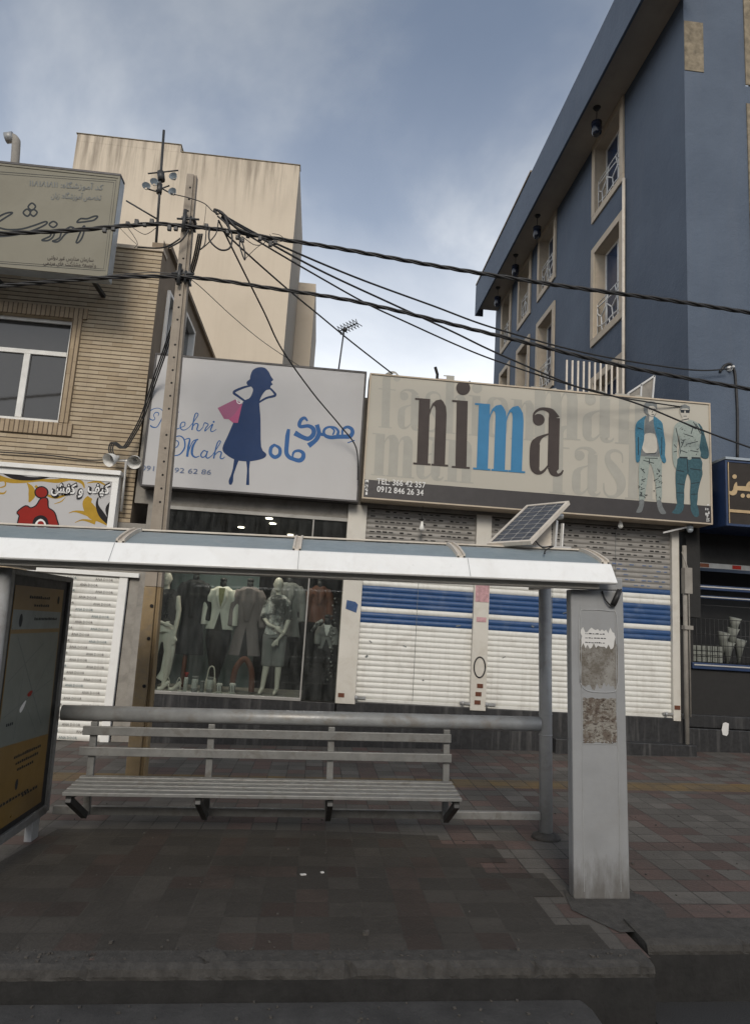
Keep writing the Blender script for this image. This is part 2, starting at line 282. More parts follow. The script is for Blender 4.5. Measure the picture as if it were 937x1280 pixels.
# pavement: 20 cm concrete setts, grey with dull red ones, tactile yellow band
def paving(name, grey, red, redness, joint, tint=1.0, band=None):
    m, nt, b = nodes_of(name); g = NT(nt)
    t = g.n('ShaderNodeTexCoord'); s = g.n('ShaderNodeSeparateXYZ'); g.link(t.outputs['Object'], s.inputs[0])
    v = g.coord()
    wob = g.m('MULTIPLY', g.m('SUBTRACT', g.noise(v, 9, 3), 0.5), 0.02)
    x = g.m('ADD', g.m('DIVIDE', s.outputs[0], 0.215), wob); y = g.m('ADD', g.m('DIVIDE', s.outputs[1], 0.215), wob)
    fx, fy = g.m('FLOOR', x), g.m('FLOOR', y)
    def wn2(a, bb, k=0):
        cv = g.n('ShaderNodeCombineXYZ'); g.link(a, cv.inputs[0]); g.link(bb, cv.inputs[1]); cv.inputs[2].default_value = k
        w = g.n('ShaderNodeTexWhiteNoise', noise_dimensions='3D'); g.link(cv.outputs[0], w.inputs['Vector']); return w.outputs['Value']
    # red courses enclose two-by-two grey blocks, roughly and with many exceptions
    px = g.m('LESS_THAN', g.m('FRACT', g.m('DIVIDE', g.m('ADD', fx, g.m('MULTIPLY', fy, 0.0)), 3.0)), 0.3)
    py = g.m('LESS_THAN', g.m('FRACT', g.m('DIVIDE', fy, 3.0)), 0.3)
    grid = g.m('MAXIMUM', px, py)
    isred = g.m('LESS_THAN', wn2(fx, fy), g.m('ADD', g.m('MULTIPLY', grid, 0.62*redness), 0.16*redness))
    tone = g.rng(wn2(fx, fy, 5.0), 0, 1, 0.78, 1.18)
    c = g.mix(isred, grey, red)
    tn = g.n('ShaderNodeCombineXYZ')
    for i in range(3): g.link(tone, tn.inputs[i])
    c = g.mix(1.0, c, tn.outputs[0], 'MULTIPLY')
    if band:
        y0, y1, bc = band
        f = g.m('MULTIPLY', g.m('GREATER_THAN', s.outputs[1], y0), g.m('LESS_THAN', s.outputs[1], y1))
        c = g.mix(g.m('MULTIPLY', f, g.rng(wn2(fx, fy, 9.0), 0, 1, 0.55, 1.0)), c, bc)
    c = g.mix(g.m('MULTIPLY', g.rng(g.noise(v, 1.3, 8, 0.7, 0.4), 0.42, 0.66, 0, 1), 0.65), c, tuple(q*0.55 for q in grey))
    c = g.mix(g.m('MULTIPLY', g.rng(g.noise(v, 60, 3), 0.6, 0.75, 0, 1), 0.35), c, tuple(min(1, q*1.8) for q in grey))
    jx = g.m('LESS_THAN', g.m('ABSOLUTE', g.m('SUBTRACT', g.m('FRACT', x), 0.5)), 0.474)
    jy = g.m('LESS_THAN', g.m('ABSOLUTE', g.m('SUBTRACT', g.m('FRACT', y), 0.5)), 0.474)
    inside = g.m('MULTIPLY', jx, jy)
    jc = g.mix(g.rng(g.noise(v, 2.2, 4), 0.45, 0.6, 0, 1), joint, tuple(min(1, q*1.7) for q in joint))
    fillj = g.rng(g.noise(v, 3.1, 6, 0.7), 0.42, 0.6, 0, 1)      # joints silted up here and there
    c = g.mix(g.m('MAXIMUM', inside, g.m('MULTIPLY', fillj, 0.8)), jc, c)
    if tint != 1.0: c = g.mix(1.0, c, (tint, tint, tint), 'MULTIPLY')
    g.link(c, b.inputs['Base Color']); b.inputs['Roughness'].default_value = 0.75; b.inputs['Specular IOR Level'].default_value = 0.3
    hgt = g.m('ADD', g.m('MULTIPLY', inside, 0.7), g.m('ADD', g.m('MULTIPLY', tone, 0.5), g.m('MULTIPLY', g.noise(v, 30, 5), 0.5)))
    g.bump(hgt, 1.0, 0.016, b); MATS[name] = m; return m
M['paving'] = paving('pavement_setts', (0.122, 0.112, 0.10), (0.115, 0.078, 0.068), 0.75, (0.034, 0.031, 0.027), 1.0, (7.86, 8.25, (0.19, 0.125, 0.05)))
M['paving_dark'] = paving('dark_shelter_setts', (0.060, 0.054, 0.047), (0.062, 0.047, 0.040), 0.55, (0.043, 0.039, 0.034))  # same setts in a darker tone
m, nt, b = nodes_of('asphalt'); g = NT(nt); v = g.coord()
g.link(g.mix(g.rng(g.noise(v, 140, 4), 0.35, 0.7, 0, 1), (0.022, 0.022, 0.023), (0.055, 0.054, 0.053)), b.inputs['Base Color']); b.inputs['Roughness'].default_value = 0.85
g.bump(g.noise(v, 160, 3), 0.6, 0.01, b); M['asphalt'] = m
M['paving_grit'] = mat('grit', (0.075, 0.068, 0.06), 0.9, var=0.4, scale=40)
M['kerb'] = mat('kerb_concrete', (0.056, 0.052, 0.047), 0.9, var=0.3, scale=14, bump=0.9, bscale=45, dirt=(0.04, 0.037, 0.034), dirt_amt=0.6, dirt_scale=4)
M['kerb_face'] = mat('shaded_kerb_face', (0.022, 0.021, 0.02), 0.95, var=0.3, scale=8, bump=0.6, bscale=30)  # deep shade on the kerb front is put into this dark colour
M['gutter'] = mat('gutter_concrete', (0.052, 0.050, 0.048), 0.9, var=0.25, scale=5, bump=0.5, bscale=40, dirt=(0.03, 0.029, 0.028), dirt_amt=0.6)

# ------------------------------------------------------------------ helpers
BASE = {}
TILT = Matrix.Rotation(-SLOPE, 4, 'Y')          # the street climbs to the right: everything standing on it is built in this frame
def gz(x): return x*math.tan(SLOPE)             # height of the pavement under world x
def ph(px, py, Y):                              # the point of the upright plane at depth Y seen in the photograph at (px, py)
    d = fw + rt*((px-PW/2)/F_PX) - up*((py-PH/2)/F_PX)
    return Vector((0, 0, CAM_H)) + d*(Y/d.y)
def cm(pts, n=6, closed=False):                 # Catmull-Rom through points of any dimension
    P = [tuple(p) for p in pts]; k = len(P); out = []
    if k < 3: return P
    for i in range(k if closed else k-1):
        a, b, c, d = (P[(i-1) % k], P[i], P[(i+1) % k], P[(i+2) % k]) if closed else (P[max(i-1, 0)], P[i], P[i+1], P[min(i+2, k-1)])
        for j in range(n):
            t = j/n
            out.append(tuple(0.5*(2*b[q]+(c[q]-a[q])*t+(2*a[q]-5*b[q]+4*c[q]-d[q])*t*t+(3*b[q]-a[q]-3*c[q]+d[q])*t**3) for q in range(len(b))))
    if not closed: out.append(P[-1])
    return out
def tag(o, label=None, cat=None, group=None, kind=None):
    for k, v in (('label', label), ('category', cat), ('group', group), ('kind', kind)):
        if v: o[k] = v
    return o
def thing(name, label, cat, base=(0, 0, 0), group=None, tilt=False):
    o = bpy.data.objects.new(name, None); COL.objects.link(o); o.empty_display_size = 0.2
    base = Vector(base); BASE[o.name] = base
    if tilt: o.matrix_world = TILT @ Matrix.Translation(base)
    else: o.location = base
    return tag(o, label, cat, group)
class MB:
    def __init__(s): s.v, s.f, s.mi, s.sm = [], [], [], []
    def face(s, pts, mi=0, sm=False):
        n = len(s.v); s.v += [Vector(p) for p in pts]; s.f.append(tuple(range(n, n+len(pts)))); s.mi.append(mi); s.sm.append(sm); return s
    def mesh(s, verts, faces, mi=0, sm=False):
        n = len(s.v); s.v += [Vector(p) for p in verts]
        for f in faces: s.f.append(tuple(i+n for i in f)); s.mi.append(mi); s.sm.append(sm)
        return s
    def box(s, x0, x1, y0, y1, z0, z1, mi=0):
        V = [(x, y, z) for z in (z0, z1) for y in (y0, y1) for x in (x0, x1)]
        return s.mesh(V, [(0, 2, 3, 1), (4, 5, 7, 6), (0, 1, 5, 4), (2, 6, 7, 3), (0, 4, 6, 2), (1, 3, 7, 5)], mi)
    def obox(s, c, ax, ay, az, mi=0):           # oriented box: centre and three half-axes
        c, ax, ay, az = map(Vector, (c, ax, ay, az))
        V = [c+ax*i+ay*j+az*k for k in (-1, 1) for j in (-1, 1) for i in (-1, 1)]
        return s.mesh(V, [(0, 2, 3, 1), (4, 5, 7, 6), (0, 1, 5, 4), (2, 6, 7, 3), (0, 4, 6, 2), (1, 3, 7, 5)], mi)
    def bar(s, a, b, w, h, mi=0, upv=(0, 0, 1)):
        a, b = Vector(a), Vector(b); d = (b-a); L = d.length; d /= L
        u = Vector(upv); x = d.cross(u)
        if x.length < 1e-4: x = d.cross(Vector((0, 1, 0)))
        x.normalize(); u = x.cross(d)
        return s.obox((a+b)/2, d*(L/2), x*(w/2), u*(h/2), mi)
    def tube(s, path, r, n=8, mi=0, flat=1.0, caps=True, sm=True, fdir=None):
        P = [Vector(p) for p in path]; k = len(P)
        rr = r if isinstance(r, (list, tuple)) else [r]*k
        V = []; ref = None
        for i in range(k):
            t = (P[min(i+1, k-1)]-P[max(i-1, 0)]).normalized()
            if ref is None:
                ref = Vector(fdir) if fdir else (Vector((0, 1, 0)) if abs(t.y) < 0.9 else Vector((1, 0, 0)))
            x = (ref - t*ref.dot(t)).normalized(); ref = x; y = t.cross(x)
            for j in range(n):
                a = 2*math.pi*j/n; V.append(P[i] + x*(rr[i]*flat*math.cos(a)) + y*(rr[i]*math.sin(a)))
        F = [(i*n+j, i*n+(j+1) % n, (i+1)*n+(j+1) % n, (i+1)*n+j) for i in range(k-1) for j in range(n)]
        s.mesh(V, F, mi, sm)
        if caps:
            b = len(s.v)-k*n
            for st, rev in ((0, True), ((k-1)*n, False)):
                idx = [b+st+j for j in range(n)]
                s.f.append(tuple(reversed(idx)) if rev else tuple(idx)); s.mi.append(mi); s.sm.append(False)
        return s
    def prism(s, prof, x0, x1, mi=0, sm=False, axis='x', caps=True):   # profile (a,b) swept along an axis: x -> (y,z), y -> (x,z), z -> (x,y)
        f = {'x': lambda t, a, b: (t, a, b), 'y': lambda t, a, b: (a, t, b), 'z': lambda t, a, b: (a, b, t)}[axis]
        k = len(prof); V = [f(x0, a, b) for a, b in prof]+[f(x1, a, b) for a, b in prof]
        s.mesh(V, [(i, (i+1) % k, k+(i+1) % k, k+i) for i in range(k)], mi, sm)
        if caps:
            tri = tessellate_polygon([[Vector((a, b, 0)) for a, b in prof]])
            s.mesh(V, [t for t in tri]+[tuple(k+i for i in reversed(t)) for t in tri], mi)
        return s
    def fill(s, pts, mi=0):                     # any flat outline
        P = [Vector(p) for p in pts]
        return s.mesh(P, list(tessellate_polygon([P])), mi)
    def sphere(s, c, r, mi=0, seg=12, rings=8, sc=(1, 1, 1)):
        V = [Vector(c)+Vector((r*sc[0]*math.sin(math.pi*i/rings)*math.cos(2*math.pi*j/seg), r*sc[1]*math.sin(math.pi*i/rings)*math.sin(2*math.pi*j/seg), r*sc[2]*math.cos(math.pi*i/rings))) for i in range(rings+1) for j in range(seg)]
        return s.mesh(V, [(i*seg+j, (i+1)*seg+j, (i+1)*seg+(j+1) % seg, i*seg+(j+1) % seg) for i in range(rings) for j in range(seg)], mi, True)
    def build(s, name, mats, parent=None, bevel=0.0, base=None, weld=True):
        if not isinstance(mats, (list, tuple)): mats = [mats]
        base = Vector(base) if base is not None else (BASE[parent.name] if parent is not None else Vector((0, 0, 0)))
        me = bpy.data.meshes.new(name); me.from_pydata([v-base for v in s.v], [], s.f)
        for q in mats: me.materials.append(M[q] if isinstance(q, str) else q)
        me.polygons.foreach_set('material_index', s.mi); me.polygons.foreach_set('use_smooth', s.sm)
        if weld:
            bm = bmesh.new(); bm.from_mesh(me); bmesh.ops.remove_doubles(bm, verts=bm.verts, dist=1e-5)
            bmesh.ops.recalc_face_normals(bm, faces=bm.faces); bm.to_mesh(me); bm.free()
        me.update()
        o = bpy.data.objects.new(name, me); COL.objects.link(o)
        if parent is not None: o.parent = parent
        else: o.location = base
        BASE[o.name] = base
        if bevel:
            b = o.modifiers.new('bevel', 'BEVEL'); b.width = bevel; b.segments = 2; b.limit_method = 'ANGLE'; b.angle_limit = R(40)
        return o
def solo(mb, name, mats, label, cat, base, group=None, bevel=0.0, tilt=False):
    o = mb.build(name, mats, None, bevel, base=base)
    if tilt: o.matrix_world = TILT @ Matrix.Translation(Vector(base))
    return tag(o, label, cat, group)
def struct(mb, name, mats, tilt=True, kind='structure', bevel=0.0):
    o = mb.build(name, mats, bevel=bevel)
    if tilt: o.matrix_world = TILT.copy()
    return tag(o, kind=kind)
def copy_tree(o, parent=None, off=Vector((0, 0, 0))):
    c = o.copy(); COL.objects.link(c)
    if parent is not None: c.parent = parent
    c.location = c.location + off
    for ch in [q for q in bpy.data.objects if q.parent == o]: copy_tree(ch, c)
    return c
def wall(mb, fn, u0, u1, v0, v1, holes, depth, mi=0, rmi=None):
    """a wall sheet with real openings; fn(u, v, d) gives the point d behind the face; holes (u0,u1,v0,v1) get reveals"""
    us = sorted({u0, u1, *[q for h in holes for q in h[:2]]}); vs = sorted({v0, v1, *[q for h in holes for q in h[2:4]]})
    us = [u for u in us if u0 <= u <= u1]; vs = [v for v in vs if v0 <= v <= v1]
    for a, b in zip(us, us[1:]):
        for c, d in zip(vs, vs[1:]):
            mu, mv = (a+b)/2, (c+d)/2
            if any(h[0] < mu < h[1] and h[2] < mv < h[3] for h in holes): continue
            mb.face([fn(a, c, 0), fn(b, c, 0), fn(b, d, 0), fn(a, d, 0)], mi)
    for h in holes:
        a, b, c, d = h[:4]; q = mi if rmi is None else rmi
        for p, r in (((a, c), (b, c)), ((b, c), (b, d)), ((b, d), (a, d)), ((a, d), (a, c))):
            mb.face([fn(*p, 0), fn(*r, 0), fn(*r, depth), fn(*p, depth)], q)

# flat printing on sign faces: outlines and strokes traced on the sign's own plane
class Print:
    def __init__(s, Y, off=(0, 0), scale=1.0, step=0.00012): s.Y, s.o, s.k, s.mb, s.d, s.step = Y, off, scale, MB(), 0.0, step; s.kw = 1.0
    def at(s, x, y): return ph(s.o[0]+x/s.k, s.o[1]+y/s.k, s.Y)+Vector((0, -s.d, 0))
    def view(s, off, scale): s.o, s.k = off, scale; return s
    def fill(s, pts, smooth=0, mi=0, up=0):
        s.d += s.step
        if smooth: pts = cm(pts, smooth, True)
        s.mb.fill([s.at(*p) for p in pts], mi); return s
    def disc(s, x, y, r, ry=None, mi=0, n=28):
        return s.fill([(x+r*math.cos(2*math.pi*i/n), y+(ry or r)*math.sin(2*math.pi*i/n)) for i in range(n)], 0, mi)
    def line(s, pts, w, smooth=6, mi=0, closed=False):
        ws = w if isinstance(w, (list, tuple)) else [w]*len(pts)
        P = [(p[0], p[1], q*s.kw) for p, q in zip(pts, ws)]
        if smooth and len(P) > 2: P = cm(P, smooth, closed)
        if closed: P = list(P)+[P[0]]
        s.d += s.step; V = []; k = len(P)
        for i in range(k):
            if closed: a, b = P[(i-1) % (k-1)], P[(i+1) % (k-1)] if i < k-1 else P[1]
            else: a, b = P[max(i-1, 0)], P[min(i+1, k-1)]
            dx, dy = b[0]-a[0], b[1]-a[1]; L = math.hypot(dx, dy) or 1; nx, ny = -dy/L*P[i][2]/2, dx/L*P[i][2]/2
            # a hair of depth along the stroke keeps self-crossings off one plane
            o = Vector((0, -0.8*s.step*i/k, 0))
            V += [s.at(P[i][0]+nx, P[i][1]+ny)+o, s.at(P[i][0]-nx, P[i][1]-ny)+o]
        s.mb.mesh(V, [(2*i, 2*i+1, 2*i+3, 2*i+2) for i in range(k-1)], mi); return s
    def done(s, name, mats, parent): return s.mb.build(name, mats, parent, weld=False)

AR = {}
for ch, code, forms in (('ا', 0xFE8D, 2), ('آ', 0xFE81, 2), ('ب', 0xFE8F, 4), ('ت', 0xFE95, 4), ('ج', 0xFE9D, 4), ('چ', 0xFB7A, 4), ('خ', 0xFEA5, 4), ('د', 0xFEA9, 2), ('ر', 0xFEAD, 2), ('ز', 0xFEAF, 2),
                        ('س', 0xFEB1, 4), ('ش', 0xFEB5, 4), ('ص', 0xFEB9, 4), ('ع', 0xFEC9, 4), ('غ', 0xFECD, 4), ('ف', 0xFED1, 4), ('ک', 0xFB8E, 4), ('گ', 0xFB92, 4), ('ل', 0xFEDD, 4), ('م', 0xFEE1, 4),
                        ('ن', 0xFEE5, 4), ('و', 0xFEED, 2), ('ه', 0xFEE9, 4), ('ی', 0xFBFC, 4), ('پ', 0xFB56, 4)):
    AR[ch] = (code, forms)
def persian(t):                                  # joins the letters and puts them in drawing order
    out = []
    for i, ch in enumerate(t):
        if ch not in AR: out.append(ch); continue
        code, forms = AR[ch]
        prev = i > 0 and t[i-1] in AR and AR[t[i-1]][1] == 4
        nxt = i+1 < len(t) and t[i+1] in AR and forms == 4
        out.append(chr(code + (3 if prev and nxt else 1 if prev else 2 if nxt else 0)))
    return ''.join(reversed(out))
def text(body, name, m, parent, p0, p1, height, dy=0.004, bold=0.0, shear=0.0, dz=0.0):
    """lettering between two points of a sign face (left and right end of the baseline), scaled to fit between them"""
    c = bpy.data.curves.new(name, 'FONT'); c.body = body; c.size = 1.0; c.offset = bold; c.shear = shear; c.resolution_u = 3
    t = bpy.data.objects.new(name, c); COL.objects.link(t)
    dg = bpy.context.evaluated_depsgraph_get(); me = bpy.data.meshes.new_from_object(t.evaluated_get(dg))
    bpy.data.objects.remove(t); bpy.data.curves.remove(c)
    xs = [v.co.x for v in me.vertices]
    if not xs: return None
    a, b = min(xs), max(xs); p0, p1 = Vector(p0), Vector(p1); ex = (p1-p0)/(b-a)
    base = BASE[parent.name]
    for v in me.vertices:
        q = p0 + ex*(v.co.x-a) + Vector((0, 0, height))*v.co.y + Vector((0, -dy, dz)); v.co = q - base
    me.materials.clear(); me.materials.append(M[m] if isinstance(m, str) else m); me.update()
    o = bpy.data.objects.new(name, me); COL.objects.link(o); o.parent = parent; BASE[o.name] = base
    return o

# ------------------------------------------------------------------ ground, road, pavement
mb = MB(); mb.face([(-220, -200, -0.34), (220, -200, -0.34), (220, 260, -0.34), (-220, 260, -0.34)]); struct(mb, 'ground', 'asphalt')
mb = MB(); mb.face([(-60, -12, -0.30), (60, -12, -0.30), (60, 4.35, -0.30), (-60, 4.35, -0.30)]); struct(mb, 'road', 'asphalt')
YK = 3.90
mb = MB(); mb.face([(-40, YK+0.1, 0), (2.02, YK+0.1, 0), (2.02, 13, 0), (-40, 13, 0)]); mb.face([(2.02, 4.42, 0), (40, 4.42, 0), (40, 13, 0), (2.02, 13, 0)]); struct(mb, 'pavement', 'paving')
# darker sheet of paving inside the shelter, its edge stepped and uneven
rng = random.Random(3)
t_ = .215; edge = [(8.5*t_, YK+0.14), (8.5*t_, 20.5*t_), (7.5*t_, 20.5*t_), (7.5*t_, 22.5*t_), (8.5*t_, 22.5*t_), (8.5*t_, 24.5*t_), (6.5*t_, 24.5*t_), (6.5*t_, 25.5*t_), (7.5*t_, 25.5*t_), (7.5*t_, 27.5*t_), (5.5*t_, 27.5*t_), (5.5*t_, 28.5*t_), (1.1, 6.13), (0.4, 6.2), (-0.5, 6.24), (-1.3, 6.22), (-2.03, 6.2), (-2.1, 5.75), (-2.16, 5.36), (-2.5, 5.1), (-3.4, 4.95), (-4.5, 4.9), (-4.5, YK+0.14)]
mb = MB(); mb.fill([(x, y, 0.004) for x, y in edge]); struct(mb, 'shelter_paving', 'paving_dark')
# kerb: a crumbling concrete edge with a broken lip
def kerb_run(mb, x0, x1, y, top, bot, width, amp, seed):
    r = random.Random(seed); n = int((x1-x0)/0.035); V = []; k = 6
    j = 0.0; sh = dz = 0.0
    for i in range(n+1):
        x = x0+(x1-x0)*i/n
        j = 0.86*j+0.14*r.uniform(-1, 1)*amp*2.4
        jo = i % 17 == 0                     # open joint between two kerb stones
        if i % 17 == 1: sh = r.uniform(-.012, .012); dz = r.uniform(-.008, .006)
        e = abs(j)+sh*.5+.012 + (r.uniform(.01, .03) if r.random() < 0.03 else 0) + (.03 if jo else 0)
        ht = r.uniform(-0.002, 0.002)+dz-(.01 if jo else 0)
        V += [(x, y+width, top+0.006), (x, y+0.06, top+0.006+ht), (x, y+e*0.8, top-0.002-e*0.3), (x, y+e*0.5, top-0.03-e*0.5), (x, y+0.012+r.uniform(0, .006), top-0.06), (x, y+0.02, bot)]
    mb.mesh(V, [(i*k+q, i*k+q+1, (i+1)*k+q+1, (i+1)*k+q) for i in range(n) for q in range(k-2)], 0, False)
    mb.mesh(V, [(i*k+k-2, i*k+k-1, (i+1)*k+k-1, (i+1)*k+k-2) for i in range(n)], 1)
    mb.face([V[n*k+q] for q in range(k)]+[(x1, y+width, bot)]); mb.face([V[q] for q in range(k)]+[(x0, y+width, bot)])
mb = MB(); kerb_run(mb, -7, 2.0, YK, 0.0, -0.31, 0.19, 0.045, 5); kerb_run(mb, 2.075, 14, 4.12, 0.015, -0.31, 0.34, 0.02, 9); struct(mb, 'kerb', ['kerb', 'kerb_face'])
# the lower gutter step, rounded at its right end, and the open drain beside it
mb = MB(); pts = [(-9, 3.42), (1.30, 3.42), (1.45, 3.46), (1.55, 3.54), (1.60, 3.66), (1.60, 3.80), (1.57, 3.90), (-9, 3.90)]
mb.prism(pts, -0.31, -0.155, axis='z'); struct(mb, 'gutter', 'gutter', bevel=0.015)
mb = MB(); mb.prism([(2.005, 3.9), (2.08, 3.9), (2.08, 4.44), (2.005, 4.44)], -0.31, -0.285, axis='z'); struct(mb, 'drain_bed', 'asphalt')
r = random.Random(21); mb = MB()
for i in range(340):
    k = r.random()
    if k < .45: x, y, z = r.uniform(-3, 2.0), YK+abs(r.gauss(0, .10))+.07, .008
    elif k < .75: x, y, z = r.uniform(-3, 1.5), r.uniform(3.5, 3.89), -.152
    else: x, y, z = r.uniform(-2.2, 4), r.uniform(4.2, 7), .005
    s_ = r.uniform(.002, .007)*(2.2 if r.random() < .04 else 1)
    mb.obox((x, y, z+s_*.4), (s_*r.uniform(.7, 1.4), s_*r.uniform(-.5, .5), 0), (s_*r.uniform(-.4, .4), s_*r.uniform(.7, 1.3), 0), (s_*r.uniform(-.2, .2), 0, s_*.6))
struct(mb, 'grit', 'paving_grit', kind='stuff')
mb = MB(); r = random.Random(4); V = [(-.42+(.085+r.uniform(-.02, .02))*math.cos(a*.628), 4.03+(.06+r.uniform(-.015, .015))*math.sin(a*.628), .008) for a in range(10)]
mb.mesh(V+[(-.42, 4.03, .05), (-.38, 4.01, .045)], [(i, (i+1) % 10, 10 if i < 5 else 11) for i in range(10)]+[(10, 0, 11), (10, 11, 5)], 0, True); struct(mb, 'mortar_lump', 'kerb', kind='stuff')
r = random.Random(11)
mb = MB()
for i in range(2):
    x, y = ((0.05+r.uniform(-.1, .1)) if i == 0 else r.uniform(-1.6, 1.9)), r.uniform(4.3, 5.9)
    mb.obox((x, y, 0.010), (r.uniform(.008, .02), .004, 0), (-.004, r.uniform(.006, .014), 0), (0, 0, .003))
struct(mb, 'litter', 'paper', kind='stuff')

# ------------------------------------------------------------------ tan brick house on the left
YF = 10.168
xr = -2.86
bh = thing('brick_house', 'two storey tan thin brick house with white framed window at the left edge', 'house', (-6, YF, gz(-6)))
mb = MB()
win = (-5.75, -4.075, 4.49, 6.15)
dfn = lambda u, v, d: (u, YF+d, v)
wall(mb, dfn, -12, xr, 3.05, 7.40, [win], 0.16)
mb.face([(-12, YF, -0.4), (-4.2, YF, -0.4), (-4.2, YF, 3.05), (-12, YF, 3.05)])
# shop opening under the upper storey is cut out: jamb beside the shutter
mb.face([(-2.62, YF, -0.12), (xr+0.1, YF, -0.12), (xr+0.1, YF, 3.05), (-2.62, YF, 3.05)], 1)
w = mb.build('wall', ['brick', 'grey_render'], bh)
mb = MB(); mb.box(-12, xr+0.02, YF-0.03, YF+0.25, 7.403, 7.47); mb.box(-4.3, xr-0.04, YF+0.26, YF+0.5, 7.45, 7.60)
mb.build('parapet_cap', 'beige_trim', bh, 0.01)
mb = MB()   # side wall with two openings
side = lambda u, v, d: (xr-d, u, v)
wall(mb, side, YF, 15.3, -0.4, 7.62, [(10.72, 11.35, 5.75, 7.05), (12.0, 12.95, 5.9, 7.3)], 0.14)
mb.face([(xr, 15.3, -0.4), (-12, 15.3, -0.4), (-12, 15.3, 7.62), (xr, 15.3, 7.62)]); mb.face([(-12, YF+.25, 7.40), (xr, YF+.25, 7.40), (xr, 15.3, 7.40), (-12, 15.3, 7.40)])
mb.box(xr-0.25, xr+0.06, YF+0.26, 15.3, 7.625, 7.71)
mb.build('side_wall', 'brick_plain', bh)
mb = MB()   # soldier-course surround, proud of the wall
for a in ((-5.95, -3.86, YF-0.035, YF, 6.155, 6.33), (-5.95, -3.86, YF-0.035, YF, 4.29, 4.485)): mb.box(*a)
for a in ((-4.07, -3.93, YF-0.045, YF, 4.487, 6.153), (-5.95, -5.755, YF-0.045, YF, 4.487, 6.153)): mb.box(*a)
mb.build('window_surround', 'soldier', bh, 0.004)
def casement(parent, x0, x1, y, z0, z1, mull, trans, fw_=0.06):
    mb = MB(); d0, d1 = y, y+0.06
    mb.box(x0, x1, d0, d1, z1-fw_, z1); mb.box(x0, x1, d0, d1, z0, z0+fw_)
    mb.box(x0, x0+fw_, d0, d1, z0+fw_, z1-fw_); mb.box(x1-fw_, x1, d0, d1, z0+fw_, z1-fw_)
    mb.box(x0+fw_, x1-fw_, d0-.004, d1, trans-fw_*.6, trans+fw_*.6)
    for q in mull: mb.box(q-fw_*.8, q+fw_*.8, d0-.008, d1, z0+fw_, trans-fw_*.6)
    f = mb.build('window', 'white_pvc', parent, 0.006)
    mb = MB(); mb.box(x0+fw_, x1-fw_, y+0.03, y+0.045, z0+fw_, z1-fw_); mb.build('pane', 'window_glass', f)
    return f
casement(bh, win[0], win[1], YF+0.085, win[2], win[3], [-4.715, -5.3], 5.60)
mb = MB(); mb.box(win[0], win[1], YF+0.13, YF+0.15, win[2], win[3]); mb.build('window_backing', 'shop_dark', bh)
for y0, y1, z0, z1 in ((10.72, 11.35, 5.75, 7.05), (12.0, 12.95, 5.9, 7.3)):
    mb = MB(); f = 0.06
    for a in ((y0, y1, z1-f, z1), (y0, y1, z0, z0+f), (y0, y0+f, z0+f, z1-f), (y1-f, y1, z0+f, z1-f)): mb.box(xr-0.10, xr+0.05, *a)
    sw = mb.build('side_window', 'white_pvc', bh, 0.006)
    mb = MB(); mb.box(xr-0.09, xr-0.07, y0+f, y1-f, z0+f, z1-f); mb.build('pane', 'window_glass', sw)
# box shutter of the shoe shop below
def slats(mb, x0, x1, y, z0, z1, pitch, depth, pick):
    n = int(round((z1-z0)/pitch)); p = (z1-z0)/n
    for i in range(n):
        a = z0+i*p; prof = [(0.0, 0.0), (0.10, 0.55), (0.45, 1.0), (0.80, 0.75), (0.94, 0.2), (1.0, 0.0)]
        V = []
        for t, d in prof: V += [(x0, y-depth*d, a+t*p), (x1, y-depth*d, a+t*p)]
        mb.mesh(V, [(2*k, 2*k+1, 2*k+3, 2*k+2) for k in range(len(prof)-1)], pick(a+p/2), k_smooth)
k_smooth = True
mb = MB(); slats(mb, -4.2, -2.90, YF-0.02, gz(-3.4)+0.01, 2.24, 0.088, 0.012, lambda z: 0)
smb = mb
mb = MB(); mb.box(-2.90, -2.78, YF-0.05, YF+0.05, -0.1, 2.3); mb.build('shutter_jamb', 'white_paint', bh, 0.006)
mb = MB(); mb.box(-4.2, -2.62, YF-0.08, YF-0.02, 2.245, 2.31); mb.box(-4.2, -2.62, YF-0.02, YF+0.1, 2.31, 3.05, 1); mb.build('shutter_box', ['white_paint', 'grey_render'], bh, 0.006)
tm = smb; rr = random.Random(5)
c = bpy.data.curves.new('t', 'FONT'); c.body = 'ANA DOOR'; c.resolution_u = 1; t = bpy.data.objects.new('t', c); COL.objects.link(t)
me = bpy.data.meshes.new_from_object(t.evaluated_get(bpy.context.evaluated_depsgraph_get())); bpy.data.objects.remove(t)
wid = max(v.co.x for v in me.vertices)
n = int(round((2.24-gz(-3.4)-.01)/0.088)); pz = (2.24-gz(-3.4)-.01)/n
for i in range(n):
    z = gz(-3.4)+0.01+i*pz
    for q in range(3):
        x0 = -3.98+0.52*q+(0.24 if i % 2 else 0)+rr.uniform(-.02, .02)
        if x0 < -4.15 or x0+0.25 > -2.92: continue
        V = [(x0+v.co.x/wid*0.25, YF-0.0338, z+0.020+v.co.y*0.052) for v in me.vertices]
        tm.mesh(V, [tuple(p.vertices) for p in me.polygons], rr.choice((1, 1, 2)))
tm.build('roller_shutter', ['shutter_white', 'nima_dark', 'teal_print'], bh, weld=False)

